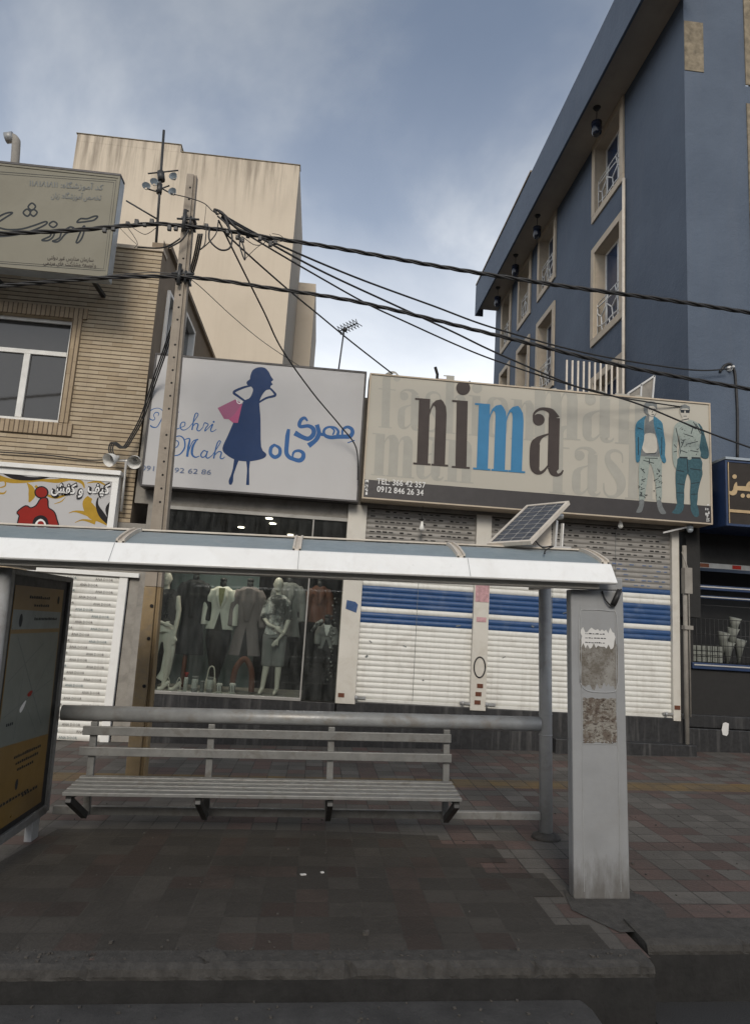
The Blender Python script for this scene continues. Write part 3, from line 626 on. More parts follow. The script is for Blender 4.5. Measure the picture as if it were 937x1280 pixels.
# ------------------------------------------------------------------ beige blind-walled block behind
YB0 = 16.0
bb = thing('beige_block', 'tall blind beige rendered block with rain streaks rising behind the shop roofs', 'building', (-4, YB0, 0))
mb = MB(); mb.box(-6.95, -1.30, YB0, 19.6, 0, 13.40); mb.build('wall', 'beige_streaked', bb)
mb = MB(); mb.box(-6.95, -4.36, YB0, YB0+0.25, 13.403, 13.60); mb.build('raised_parapet', 'beige_streaked', bb)
mb = MB(); mb.box(-6.98, -4.34, YB0-0.02, YB0+0.27, 13.603, 13.63); mb.box(-4.34, -1.28, YB0-0.02, YB0+0.25, 13.403, 13.43); mb.build('coping', 'stone_patch', bb, 0.01)
mb = MB(); mb.box(-3.5, -0.78, 19.62, 24, 0, 12.05); mb.build('rear_wing', 'beige_render', bb)

# ------------------------------------------------------------------ tall blue block on the right
XB, YBL, YBE = 5.95, 10.38, 23.7
bl = thing('blue_block', 'tall blue rendered apartment block with deep eaves and cream window surrounds on the right', 'building', (9, 17, gz(9)))
YW = [(12.80, 14.50), (17.05, 18.62), (19.30, 20.68), (21.50, 22.78)]
ZW = [(11.62, 13.70), (8.45, 10.93), (5.3, 7.68)]
sides = lambda u, v, d: (XB+d, u, v)
holes = [(a+0.17, b-0.17, c+0.17, d-0.17) for (a, b) in YW for (c, d) in ZW]
mb = MB(); wall(mb, sides, YBL, YBE, 3.2, 13.78, holes, 0.34, 0, 1)
fr = lambda u, v, d: (u, YBL+d, v)
wall(mb, fr, XB, 16, 4.2, 18, [(7.12, 8.7, 8.0, 11.6), (7.12, 8.7, 11.95, 14.6)], 0.2, 0, 1)
mb.face([(XB, YBE, 0), (16, YBE, 0), (16, YBE, 14.4), (XB, YBE, 14.4)]); mb.face([(XB, YBL, 13.78), (XB, YBE, 13.78), (XB, YBE, 14.4), (XB, YBL, 14.4)])
mb.face([(XB, YBL, 4.2), (XB, YBL+.1, 4.2), (XB, YBL+.1, 3.2), (XB, YBL, 3.2)])
mb.build('wall', ['blue_render', 'beige_trim'], bl)
XE = 5.12
mb = MB(); mb.box(XE+0.06, XB-0.004, 9.6, YBE-0.2, 13.70, 13.77); mb.build('soffit', 'soffit', bl)
mb = MB(); mb.box(XE, XE+0.055, 9.55, YBE-0.15, 13.46, 14.66); mb.box(XE-0.03, XE+0.1, 16.9, YBE-0.15, 14.663, 14.715, 1); mb.box(XE-.005, XE+.3, YBE-0.15, YBE-.1, 13.46, 14.66)
mb.build('eaves_fascia', ['blue_render', 'brick_plain'], bl)
mb = MB(); mb.box(XE+0.058, XB, 9.6, YBE-0.2, 14.3, 14.5); mb.build('roof_slab', 'roofing', bl)
def blue_window(y0, y1, z0, z1, parent):
    mb = MB(); t = 0.17; X0, X1 = XB-0.045, XB
    for a in ((y0, y1, z1-t, z1), (y0, y1, z0, z0+t)): mb.box(X0, X1, *a)
    for a in ((y0, y0+t, z0+t+.001, z1-t-.001), (y1-t, y1, z0+t+.001, z1-t-.001)): mb.box(X0-0.004, X1, *a)
    s = mb.build('window', 'beige_trim', parent, 0.006)
    a, b, c, d = y0+t, y1-t, z0+t, z1-t
    mb = MB(); f = 0.055; X2 = XB+0.24
    for q in ((a, b, d-f, d), (a, b, c, c+f), (a, a+f, c+f, d-f), (b-f, b, c+f, d-f), ((a+b)/2-f*.7, (a+b)/2+f*.7, c+f, d-f)): mb.box(X2, X2+0.06, *q)
    mb.build('frame', 'white_pvc', s, 0.005)
    mb = MB(); mb.box(X2+0.02, X2+0.035, a+f, b-f, c+f, d-f); mb.box(X2+0.09, X2+0.1, a, b, c, d); mb.build('pane', 'glass_blue_reflection', s)
    # welded grille with broken-glass pattern
    mb = MB(); gx = XB+0.06; g1 = c+0.85; rr = 0.013
    mb.tube([(gx, a, g1), (gx, b, g1)], rr, 5); mb.tube([(gx, a, c+0.06), (gx, b, c+0.06)], rr, 5); mb.tube([(gx, a+.012, c), (gx, a+.012, g1)], rr, 5); mb.tube([(gx, b-.012, c), (gx, b-.012, g1)], rr, 5)
    L, H = b-a, 0.79; rr = 0.016
    for (u0, v0, u1, v1) in ((0, .35, .22, .62), (.22, .62, .30, 1), (.22, .62, .42, .45), (.42, .45, .36, 0), (.42, .45, .62, .72), (.62, .72, .58, 1), (.62, .72, .84, .5), (.84, .5, .8, 0), (.84, .5, 1, .7), (.12, 0, .22, .62), (.36, .2, .14, .15), (.36, .2, .62, .18), (.62, .18, .62, .72), (.62, .18, .82, .22), (.82, .22, 1, .3), (0, .8, .25, .82), (.6, .85, 1, .9), (.3, .8, .6, .85), (.5, 0, .52, .2)):
        mb.tube([(gx, a+u0*L, c+.06+v0*H), (gx, a+u1*L, c+.06+v1*H)], rr, 5)
    mb.build('grille', 'white_pvc', s)
    return s
for (y0, y1) in YW:
    for (z0, z1) in ZW: blue_window(y0, y1, z0, z1, bl)
mb = MB()
for a in ((5.955, 6.32, YBL-0.012, YBL, 12.12, 13.16), (7.12, 7.30, YBL-0.02, YBL, 11.97, 14.6), (7.12, 7.28, YBL-0.02, YBL, 8.0, 11.58)): mb.box(*a)
mb.build('stone_patch', 'stone_patch', bl)
mb = MB(); mb.box(7.3, 8.7, YBL+0.15, YBL+0.18, 8, 14.6); mb.build('pane', 'window_glass', bl)
mb = MB(); mb.tube([(XB-0.05, 12.74, 5.0), (XB-0.05, 12.74, 11.6)], 0.035, 8); mb.build('downpipe', 'rib_beige', bl)
# ------------------------------------------------------------------ the single-storey shops
def shop_wall(mb, x0, x1, z0, z1, y=YF): mb.face([(x0, y, z0), (x1, y, z0), (x1, y, z1), (x0, y, z1)])
ms = thing('clothes_shop', 'open fronted clothes shop with lit dark interior between brick house and shutters', 'shop', (-1, YF, gz(-1)))
XL, XM = -2.44, 0.36
mb = MB(); mb.box(xr+0.03, 0.355, YF, YF+0.25, 3.36, 5.3); mb.box(.355, .5, YF, YF+.25, 3.58, 5.3); mb.build('upper_wall', 'grey_render', ms)
mb = MB(); mb.box(-2.62, XL, YF-0.02, YF+0.3, gz(-2.5), 3.36); mb.build('left_pier', 'grey_render', ms)
mb = MB(); mb.box(XM, 0.648, YF-0.06, YF+0.3, 0.62, 3.57); mb.build('stone_pillar', 'marble', ms, 0.006)
mb = MB(); mb.box(XL, XM, YF-0.04, YF+0.2, -0.1, 0.62); mb.box(-1.9, -1.86, YF-.044, YF-.04, 0, .62); mb.build('plinth', 'plinth', ms, 0.006)
mb = MB(); mb.box(XL, -0.14, YF-0.05, YF+0.02, 0.622, 0.665); mb.box(-0.163, -0.14, YF-0.03, YF+0.03, 0.665, 3.3); mb.box(XL, XM, YF-0.03, YF+0.03, 3.3, 3.355); mb.build('window_frame', 'frame_grey', ms, 0.004)
mb = MB(); mb.box(XL, -0.165, YF, YF+0.01, 0.667, 3.3); mb.box(-0.138, XM, YF, YF+0.01, 0.64, 3.3); mb.build('shop_window', 'glass', ms)
mb = MB(); mb.box(XL, -0.14, YF+0.05, 11.55, 0.55, 0.628); mb.box(XL, -1.0, 11.5, 11.56, .63, 2.5, 1)
mb.build('display_floor', ['grey_render', 'teal_wall'], ms)
mb = MB()   # dark room behind
mb.face([(XL, 14.5, 0.0), (XM+.3, 14.5, 0.0), (XM+.3, 14.5, 3.36), (XL, 14.5, 3.36)]); mb.face([(XL, YF+.3, 0), (XL, 14.5, 0), (XL, 14.5, 3.36), (XL, YF+.3, 3.36)])
mb.face([(XM+.28, YF+.3, 0), (XM+.28, 14.5, 0), (XM+.28, 14.5, 3.36), (XM+.28, YF+.3, 3.36)]); mb.face([(XL, YF+.2, 3.34), (XM+.3, YF+.2, 3.34), (XM+.3, 14.5, 3.34), (XL, 14.5, 3.34)])
mb.face([(XL, YF+.2, 0.1), (XM+.3, YF+.2, 0.1), (XM+.3, 14.5, 0.1), (XL, 14.5, 0.1)])
mb.build('room', 'shop_dark', ms)
mb = MB(); mb.box(-0.45, -0.08, 13.9, 14.0, 2.75, 3.15); mb.build('wall_picture', 'grey_cloth', ms)
for x, y in ((-0.86, 10.62), (-0.84, 11.2), (-0.60, 12.6), (-1.45, 12.0)):
    mb = MB(); mb.tube([(x, y, 3.325), (x, y, 3.338)], 0.055, 16); mb.build('downlight', 'lamp_glow', ms)
for x, y, e in ((-1.6, 10.75, 5.0), (-0.6, 10.8, 3.5)):
    ld = bpy.data.lights.new('downlight_beam', 'SPOT'); ld.energy = e*7.5; ld.spot_size = R(120); ld.spot_blend = 0.8; ld.color = (1, 0.88, 0.72); ld.shadow_soft_size = 0.06
    lo = bpy.data.objects.new('downlight_beam', ld); COL.objects.link(lo); lo.location = (x, y, 3.3)
mb = MB(); mb.box(xr+.03, 0.5, YF+.25, 15, 5.2, 5.28); mb.build('roof', 'roofing', ms)

ns = thing('shuttered_shop', 'closed shop with two white roller shutters banded in blue', 'shop', (3, YF, gz(3)))
mb = MB(); mb.box(0.5, 5.72, YF, YF+0.3, 3.55, 5.3); mb.box(0.652, 5.7, YF+.2, YF+.3, 0.0, 3.55); mb.build('upper_wall', 'grey_render', ns)
for x0, x1 in ((2.352, 2.588), (5.482, 5.60)):
    mb = MB(); mb.box(x0, x1, YF-0.055, YF+0.15, 0.62, 3.56); mb.build('stone_pillar', 'marble', ns, 0.006)
mb = MB(); mb.box(0.38, 5.72, YF-0.035, YF+0.18, -0.1, 0.655); mb.box(3.6, 5.75, YF-0.22, YF-0.04, 0.0, 0.30); mb.build('plinth', 'plinth', ns, 0.008)
def band(z):
    return 1 if (1.80 < z < 1.965 or 2.075 < z < 2.39 or 2.53 < z < 2.60) else (2 if z > 2.60 else 0)
for x0, x1 in ((0.65, 2.35), (2.59, 5.48)):
    mb = MB(); slats(mb, x0, x1, YF+0.02, 0.70, 3.54, 0.079, 0.016, band)
    rr = random.Random(int(x0*10))     # rows of small punched windows and printed marks on the upper slats
    z = 0.70+0.079*25
    pz = (3.54-.70)/round((3.54-.7)/.079)
    for i in range(24, 36):
        zz = 0.70+pz*i+0.033
        x = x0+0.06
        while x < x1-0.1:
            wd = rr.uniform(0.045, 0.075)
            if rr.random() < 0.7: mb.box(x, x+wd, YF-0.001, YF+0.004, zz, zz+rr.uniform(0.012, 0.022), 3 if i > 28 else 4)
            x += wd+rr.uniform(0.02, 0.06)
    for k in range(7 if x1 > 3 else 5):
        x, zc_ = rr.uniform(x0+.1, x1-.2), rr.uniform(1.0, 2.4); L = rr.uniform(.02, .10); a = rr.uniform(-.9, .9)
        mb.bar((x, YF+0.0015, zc_), (x+L*math.cos(a), YF+0.0015, zc_+L*math.sin(a)), .004, rr.uniform(.008, .03), 5)
    for q in ((x0+(x1-x0)*.5,) if x1 < 3 else (x0+1.0, x0+2.0)): mb.box(q-.003, q+.003, YF+.0005, YF+.006, .7, 3.5, 5)
    sh = mb.build('roller_shutter', ['shutter_white', 'shutter_blue', 'shutter_grey', 'dark_hole', 'grey_blue_print', 'grey_print'], ns, weld=False)
    mb = MB(); mb.box(x0, x1, YF-0.01, YF+0.03, 0.657, 0.70); mb.build('bottom_rail', 'shutter_white', sh, 0.004)
    for q in (x0+0.06, x1-0.06):
        mb = MB(); mb.box(q-.09, q+.09, YF-0.045, YF-.015, 0.70, 0.735); mb.tube([(q-.05, YF-.06, .69), (q-.05, YF-.06, .745)], .022, 8); mb.build('lock', 'steel', sh)
mb = MB(); mb.box(2.37, 2.58, YF-0.062, YF-0.055, 2.22, 2.50); mb.build('torn_sticker', 'sticker', ns); mb = MB(); mb.box(2.40, 2.55, YF-.061, YF-.055, 1.92, 1.99); mb.build('torn_sticker', 'sticker', ns)
for (x, z) in ((2.46, .74), (2.47, .86), (2.49, .98), (.44, .74), (5.54, .82)):
    mb = MB(); mb.box(x-.045, x+.045, YF-.064, YF-.058, z-.03, z+.03); mb.build('orange_sticker', 'orange_cloth', ns)
mb = MB(); rg = [(2.475+.085*math.cos(a*.3), YF-.06, 1.25+.15*math.sin(a*.3)) for a in range(22)]; mb.tube(rg, .011, 5); mb.build('painted_ring', 'black', ns)
mb = MB(); mb.fill([(.42, YF-.064, 1.99), (.58, YF-.064, 1.94), (.60, YF-.064, 2.06), (.56, YF-.064, 2.10), (.43, YF-.064, 2.12)]); mb.build('blue_sticker', 'shutter_blue', ns)
mb = MB(); mb.box(0.5, 5.72, YF+.3, 16, 5.2, 5.28); mb.build('roof', 'roofing', ns)
# dark shop on the far right, ground floor of the blue block
YR = 10.5
ds = thing('dark_shop', 'black fronted shop with grille window of white flowers at the right edge', 'shop', (7.5, YR, gz(7.5)))
mb = MB()
wall(mb, lambda u, v, d: (u, YR+d, v), 5.74, 14, -0.1, 4.2, [(6.03, 12, 1.50, 3.05)], 0.12)
mb.build('wall', 'shop_dark', ds)
mb = MB(); mb.box(6.03, 12, YR+1.2, YR+1.25, 1.4, 3.1); mb.box(6.03, 12, YR+.12, YR+1.2, 1.45, 1.5); mb.build('display_case', 'black', ds)
mb = MB(); mb.box(5.98, 12, YR-0.06, YR+0.02, 1.40, 1.50); mb.box(5.98, 12, YR-.05, YR, 2.66, 2.74); mb.box(5.98, 12, YR-.05, YR, 2.52, 2.57); mb.build('trim', 'navy_metal', ds, 0.01)
mb = MB(); mb.box(6.0, 12, YR-0.075, YR-0.06, 1.455, 1.475); mb.box(6.0, 12, YR-.062, YR-.05, 2.70, 2.72); mb.box(6.0, 12, YR-.062, YR-.05, 2.54, 2.555); mb.build('chrome_strip', 'alu', ds)
mb = MB()
for i in range(60): mb.tube([(6.05+i*.075, YR+.06, 1.5), (6.05+i*.075, YR+.06, 2.2)], .004, 4)
for z in (1.62, 1.78, 1.95, 2.2, 2.42): mb.tube([(6.03, YR+.066, z), (11, YR+.066, z)], .006, 4)
mb.build('grille', 'dark_steel', ds)
mb = MB(); mb.box(6.0, 12, YR-.03, YR-.004, 3.02, 3.10); [mb.box(6.15+.55*i, 6.3+.55*i, YR-.034, YR-.03, 3.03, 3.09, 1 if i % 2 else 2) for i in range(8)]
mb.build('awning_rail', ['steel', 'red_print', 'orange_cloth'], ds)
mb = MB(); mb.box(5.76, 14, YR-.16, YR-.01, -0.1, gz(7)+.32); mb.box(5.76, 14, YR-.10, YR-.005, gz(7)+.33, gz(7)+.52); mb.build('step', 'plinth', ds, 0.01)
mb = MB(); mb.fill([(6.39, YR-.166, .425), (6.455, YR-.166, .41), (6.48, YR-.166, .44), (6.495, YR-.166, .60), (6.44, YR-.166, .615), (6.40, YR-.166, .60), (6.375, YR-.166, .50)]); 
mb.build('white_patch', 'paper', ds)
mb = MB(); mb.box(5.76, 5.99, YR-.30, YR-.05, 2.2, 4.2); mb.build('side_pier', 'shop_dark', ds)
fl = MB(); r = random.Random(2)
for x, z in ((6.78, 1.75), (6.86, 1.98), (6.70, 1.9), (6.98, 1.8), (6.9, 2.15)):
    fl.tube([(x, YR+.3, z-.28), (x+.01, YR+.28, z), (x+.02, YR+.26, z+.10)], [.02, .075, .10], 7)
solo(fl, 'paper_bouquets', 'flower', 'white paper wrapped bouquets in the dark grille window', 'bouquets', (6.85, YR+.3, 1.5))
fl = MB()
for i in range(6):
    for j in range(3): fl.box(6.12+i*.09, 6.19+i*.09, YR+.2, YR+.4, 1.51+j*.09, 1.585+j*.09)
solo(fl, 'stacked_boxes', 'flower', 'pale little boxes stacked low in the dark grille window', 'boxes', (6.4, YR+.3, 1.5))
mb = MB(); rr = random.Random(8)
mb.tube([(5.67, YF-.09, gz(5.7)+.05), (5.665, YF-.09, 3.3)], .035, 8); mb.tube([(5.71, YF-.13, .7), (5.70, YF-.14, 2.9), (5.62, YF-.1, 3.2)], .012, 5); mb.box(5.63, 5.75, YF-.16, YF-.05, 2.55, 2.95); mb.box(5.62, 5.76, YF-.15, YF-.06, 2.0, 2.06)
solo(mb, 'drainpipe', 'grey_render', 'grimy pipe with a meter box between white shutters and dark shop', 'pipe', (5.67, YF-.09, gz(5.7)))

# ------------------------------------------------------------------ bus shelter (built in the sloping street frame)
bs = thing('bus_shelter', 'bus shelter with white canopy edge, blue grey roof panes and steel tube rail', 'bus shelter', (0, 6.1, 0), tilt=True)
X0, X1 = -2.56, 2.165
mb = MB(); prof = [(4.645, 2.142), (4.635, 2.155), (4.735, 2.292), (4.77, 2.300), (4.785, 2.285), (4.70, 2.142)]
mb.prism(prof, X0, X1)
fa = mb.build('canopy_fascia', 'canopy_white', bs, 0.004)
for x in (-1.36, -.10, 1.10): mb = MB(); mb.fill([(x, 4.6305, 2.157), (x+.004, 4.6305, 2.157), (x+.004, 4.7315, 2.292), (x, 4.7315, 2.292)]); mb.build('sheet_seam', 'painted_steel', fa)
mb = MB(); mb.box(X0, 2.06, 4.705, 4.86, 2.108, 2.160); mb.box(X0, 2.06, 6.04, 6.16, 2.195, 2.25); mb.box(X0+.1, X0+.18, 4.86, 6.04, 2.15, 2.22); mb.box(1.96, 2.04, 4.86, 6.04, 2.15, 2.22)
mb.build('canopy_frame', 'marble', bs, 0.005)
def roof_z(y):                                   # barrel roof: rises from the fascia to a ridge, then falls to the back
    if y < 5.22: t = (y-4.75)/.47; return 2.292+.142*(t+.45*t*(1-t))
    t = (y-5.22)/1.03; return 2.434+.03*t-.09*t*t
ys = [4.755+1.5*i/18 for i in range(19)]
RX = [-2.53, -1.33, -0.115, 1.06, 2.13]
for a, b in zip(RX, RX[1:]):
    mb = MB(); V = []
    for y in ys: V += [(a+0.03, y, roof_z(y)), (b-0.03, y, roof_z(y))]
    for y in ys: V += [(a+0.03, y, roof_z(y)-.008), (b-0.03, y, roof_z(y)-.008)]
    k = len(ys)
    mb.mesh(V, [(2*i, 2*i+1, 2*i+3, 2*i+2) for i in range(k-1)]+[(2*k+2*i, 2*k+2*i+2, 2*k+2*i+3, 2*k+2*i+1) for i in range(k-1)], 0, True)
    mb.build('roof_pane', 'polycarbonate', bs)
for x in RX:
    mb = MB()
    for dx, w, h in ((-0.022, .014, .030), (0.022, .014, .030), (0, .06, .014)):
        V = []
        for y in ys: z = roof_z(y); V += [(x+dx-w/2, y, z-.012), (x+dx+w/2, y, z-.012), (x+dx+w/2, y, z+h), (x+dx-w/2, y, z+h)]
        mb.mesh(V, [(4*i+q, 4*i+(q+1) % 4, 4*i+4+(q+1) % 4, 4*i+4+q) for i in range(len(ys)-1) for q in range(4)]+[(0, 1, 2, 3), tuple(4*(len(ys)-1)+q for q in (3, 2, 1, 0))])
    mb.build('roof_rib', 'rib_beige', bs)
yr = 5.22
mb = MB(); mb.box(X0+.02, 2.19, yr-.035, yr+.03, roof_z(yr)+.002, roof_z(yr)+.016); mb.build('ridge_strip', 'rib_beige', bs, 0.003)
mb = MB(); mb.tube([(2.139, 6.108, 0), (2.139, 6.108, 2.25)], 0.0575, 24)
for z in (0.868, 1.052): mb.tube([(2.139, 6.108, z-.004), (2.139, 6.108, z+.004)], 0.0605, 24)
p = mb.build('post', 'painted_steel', bs)
mb = MB(); mb.tube([(2.139, 6.108, 0.0), (2.139, 6.108, 0.025), (2.139, 6.108, 0.05)], [0.13, .12, .065], 14); mb.build('footing', 'kerb', p)
mb = MB(); mb.tube([(-2.06, 6.108, 0.961), (2.085, 6.108, 0.961)], 0.064, 24); mb.build('back_rail', 'steel', bs)
mb = MB(); mb.box(-2.05, 2.085, 6.08, 6.13, 0.15, 0.215); mb.build('lower_bar', 'slat_steel', bs, 0.006)
# broad flat column at the street side
cb = bs
mb = MB(); k = [(1.884, 4.80), (2.282, 4.80), (2.282, 4.93), (1.884, 4.90)]
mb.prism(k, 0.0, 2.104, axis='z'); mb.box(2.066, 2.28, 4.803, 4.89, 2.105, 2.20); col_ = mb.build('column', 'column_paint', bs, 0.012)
# rows of rivets and seam of its front sheet
mb = MB()
for x in (1.955, 2.215): mb.box(x-.0015, x+.0015, 4.7965, 4.80, .05, 2.0)
mb.box(1.955, 2.215, 4.7965, 4.80, 1.02, 1.0235)
mb.tube(cm([(1.945, 4.7985, 1.44), (1.94, 4.7985, 1.7), (1.95, 4.7985, 1.93), (2.0, 4.7985, 1.96), (2.18, 4.7985, 1.955), (2.225, 4.7985, 1.92), (2.23, 4.7985, 1.6), (2.22, 4.7985, 1.42), (2.17, 4.7985, 1.38), (2.0, 4.7985, 1.385), (1.945, 4.7985, 1.44)], 4), .004, 5)
for i in range(9): mb.sphere((1.965+.24*i/8, 4.797, 1.035), .004, 0, 6, 4); 
for i in range(6): mb.sphere((1.965, 4.797, 1.05+.33*i/5), .004, 0, 6, 4); mb.sphere((2.205, 4.797, 1.05+.33*i/5), .004, 0, 6, 4)
mb.build('sheet_seam', 'painted_steel', col_)
m, nt, b = nodes_of('glue_residue'); g = NT(nt); v = g.coord()
n1 = g.noise(v, 11, 10, 0.78, 0.3); n2 = g.noise(g.coord((1, 1, 2.6), loc=(.3, 0, .2)), 26, 6, 0.75, 0.4)
c = g.mix(g.rng(n1, 0.47, 0.54, 0, .8), (0.25, 0.235, 0.205), (0.09, 0.062, 0.044)); c = g.mix(g.rng(n2, 0.525, 0.575, 0, 0.9), c, (0.045, 0.029, 0.022))
g.link(c, b.inputs['Base Color']); b.inputs['Roughness'].default_value = 0.85; g.bump(n1, 0.5, 0.01, b); M['glue'] = m
m, nt, b = nodes_of('glue_residue_pale'); g = NT(nt); v = g.coord()
n1 = g.noise(v, 9, 9, 0.75, 0.2); n2 = g.noise(v, 55, 6, 0.75)
c = g.mix(g.rng(n1, 0.42, 0.60, 0, 1), (0.26, 0.25, 0.23), (0.13, 0.115, 0.095)); c = g.mix(g.rng(n2, 0.55, 0.62, 0, 0.8), c, (0.10, 0.08, 0.06))
g.link(c, b.inputs['Base Color']); b.inputs['Roughness'].default_value = 0.85; M['glue_pale'] = m
def jag(x0, x1, z0, z1, y, seed, amp):
    r = random.Random(seed); P = []
    for i in range(16): P.append((x0+(x1-x0)*i/16, y, z0+r.uniform(-amp, amp)))
    for i in range(5): P.append((x1+r.uniform(-amp, amp)*.4, y, z0+(z1-z0)*i/5))
    for i in range(16): P.append((x1-(x1-x0)*i/16, y, z1+r.uniform(-amp, amp)))
    for i in range(5): P.append((x0+r.uniform(-amp, amp)*.4, y, z1-(z1-z0)*i/5))
    return P
mb = MB(); mb.fill(jag(1.950, 2.222, 1.42, 1.74, 4.7985, 3, .03)); mb.build('glue_residue', 'glue_pale', col_)
mb = MB(); mb.fill(jag(1.962, 2.208, 1.03, 1.335, 4.7975, 4, .006)); mb.build('glue_residue', 'glue', col_)
mb = MB(); mb.fill(jag(1.955, 2.205, 1.70, 1.815, 4.7945, 8, .022)); tp = mb.build('torn_notice', 'paper', col_)
mb = MB(); rr = random.Random(4)
for z in (1.785, 1.755, 1.722):
    x = 1.985
    while x < 2.13:
        w_ = rr.uniform(.006, .020); mb.box(x, x+w_, 4.7932, 4.7942, z, z+rr.uniform(.004, .009)); x += w_+rr.uniform(.003, .009)
mb.build('faded_writing', 'ink', tp)
mb = MB(); mb.tube(cm([(2.12, 4.80, 2.10), (2.14, 4.78, 2.03), (2.19, 4.775, 1.99), (2.23, 4.78, 2.04), (2.265, 4.80, 2.12)], 6), .006, 6); mb.tube([(2.19, 4.78, 2.0), (2.245, 4.78, 2.11)], .02, 8)
mb.build('loose_wire', 'cable', col_)
mb = MB(); mb.fill([(1.80, 4.62, .0055), (1.98, 4.30, .0055), (2.32, 4.33, .0055), (2.42, 4.60, .0055), (2.40, 4.86, .0055), (2.30, 4.95, .0055), (1.86, 4.95, .0055)]); mb.build('column_footing', 'kerb', bs)

# ------------------------------------------------------------------ bench
be = thing('bench', 'long grey slatted steel bench below the tube rail of the bus shelter', 'bench', (-0.27, 6.0, 0), tilt=True)
for i in range(5):
    y = 5.565+i*.09; mb = MB(); z = 0.425+0.008*i
    mb.box(-1.815, 1.27, y, y+.072, z, z+.028); mb.build('seat_slat', 'slat_steel', be, 0.005)
for z in (0.585, 0.745):
    mb = MB(); mb.box(-1.855, 1.268, 6.025, 6.055, z+.05, z+.122) if z > .7 else mb.box(-1.87, 1.275, 6.025, 6.055, z+.045, z+.115); mb.build('back_slat', 'slat_steel', be, 0.005)
for x in (-1.775, -0.80, 0.225, 1.235):
    mb = MB(); mb.box(x-.028, x+.028, 6.058, 6.10, 0.15, 0.90); mb.build('upright', 'slat_steel', be, 0.005)
    mb = MB(); mb.bar((x, 5.60, .405), (x, 6.05, .405), .045, .04); mb.bar((x, 5.60, .395), (x, 6.04, .16), .045, .055); mb.build('bracket', 'dark_steel', be, 0.004)

# ------------------------------------------------------------------ end wall of the shelter: map case
mc = thing('map_case', 'tall glazed map case in mustard closing the left end of the shelter', 'map panel', (-2.14, 5.55, 0), tilt=True)
XP = -2.12
mb = MB()
mb.box(XP-.06, XP+.012, 6.12, 6.18, 0.155, 2.10); mb.box(XP-.06, XP+.012, 4.96, 5.02, 0.0, 2.10); mb.box(XP-.06, XP+.012, 5.02, 6.12, 2.06, 2.10); mb.box(XP-.06, XP+.012, 5.02, 6.12, 0.155, 0.215)
mb.build('frame', 'slat_steel', mc, 0.006)
mb = MB(); mb.tube([(XP-.01, 4.89, 0), (XP-.01, 4.89, 2.10)], .05, 16); mb.tube([(XP-.10, 4.80, 0), (XP-.10, 4.80, 2.10)], .04, 16); mb.build('post', 'painted_steel', mc)
mb = MB(); mb.box(XP-.05, XP+.01, 5.86, 6.0, 0, .155); mb.build('foot', 'painted_steel', mc, 0.006)
mb = MB(); mb.box(XP-.05, XP-.012, 5.02, 6.12, .215, 2.06); mb.build('backing', 'black', mc)
pm = MB(); pm.box(XP-.012, XP-.009, 5.09, 6.03, .26, 1.99); po = pm.build('poster', 'poster_yellow', mc)
def pl(mb, pts, k, mi=0): mb.fill([(XP-.009+.0006*k, y, z) for y, z in pts], mi)
mb = MB(); pl(mb, [(5.10, .85), (6.02, .80), (6.01, 1.635), (5.10, 1.64)], 1); mb.build('map_sheet', 'poster_map', po)
mb = MB(); pl(mb, [(5.10, 1.67), (6.01, 1.665), (6.01, 1.80), (5.10, 1.815)], 1); mb.build('header', 'poster_head', po)
mb = MB(); rr = random.Random(6)
for (a, c, w_) in (((5.22, 1.62), (5.85, .90), .010), ((5.15, 1.3), (5.72, 1.55), .006), ((5.4, 1.4), (5.35, .87), .005), ((5.14, 1.05), (5.98, 1.25), .005), ((5.6, 1.15), (5.98, 1.5), .005), ((5.5, 1.1), (5.75, .86), .005)):
    d = Vector((0, c[0]-a[0], c[1]-a[1])).normalized(); n_ = Vector((0, -d.z, d.y))*w_/2
    A, B = Vector((XP-.009+.0012, *a)), Vector((XP-.009+.0012, *c)); mb.face([A+n_, B+n_, B-n_, A-n_])
mb.build('map_roads', 'grey_print', po)
mb = MB(); pl(mb, cm([(5.51, 1.175), (5.56, 1.195), (5.60, 1.19), (5.58, 1.16), (5.53, 1.155)], 4, True), 3); pl(mb, cm([(5.40, 1.08), (5.46, 1.12), (5.50, 1.13), (5.47, 1.08), (5.42, 1.05)], 4, True), 3, 1); mb.build('map_mark', ['red_print', 'white_print'], po)
mb = MB()
for (y, z, L, n) in ((5.48, 1.735, .46, 16), (5.35, 1.90, .4, 10), (5.45, 1.84, .3, 7), (5.40, .72, .5, 14), (5.44, .67, .42, 12), (5.48, .62, .3, 8), (5.25, .42, .5, 10), (5.62, .40, .3, 6), (5.2, .98, .12, 4)):
    for i in range(n): a = y+L*i/n; pl(mb, [(a, z), (a+L/n*.7, z), (a+L/n*.7, z+rr.uniform(.012, .024)), (a, z+rr.uniform(.012, .024))], 3)
for y, z, s_ in ((5.24, 1.735, .05), (5.93, 1.90, .035), (5.5, .52, .04)):
    pl(mb, [(y+s_*math.cos(t*.6)*.6, z+s_*math.sin(t*.6)) for t in range(10)], 3)
mb.build('small_print', 'ink', po)

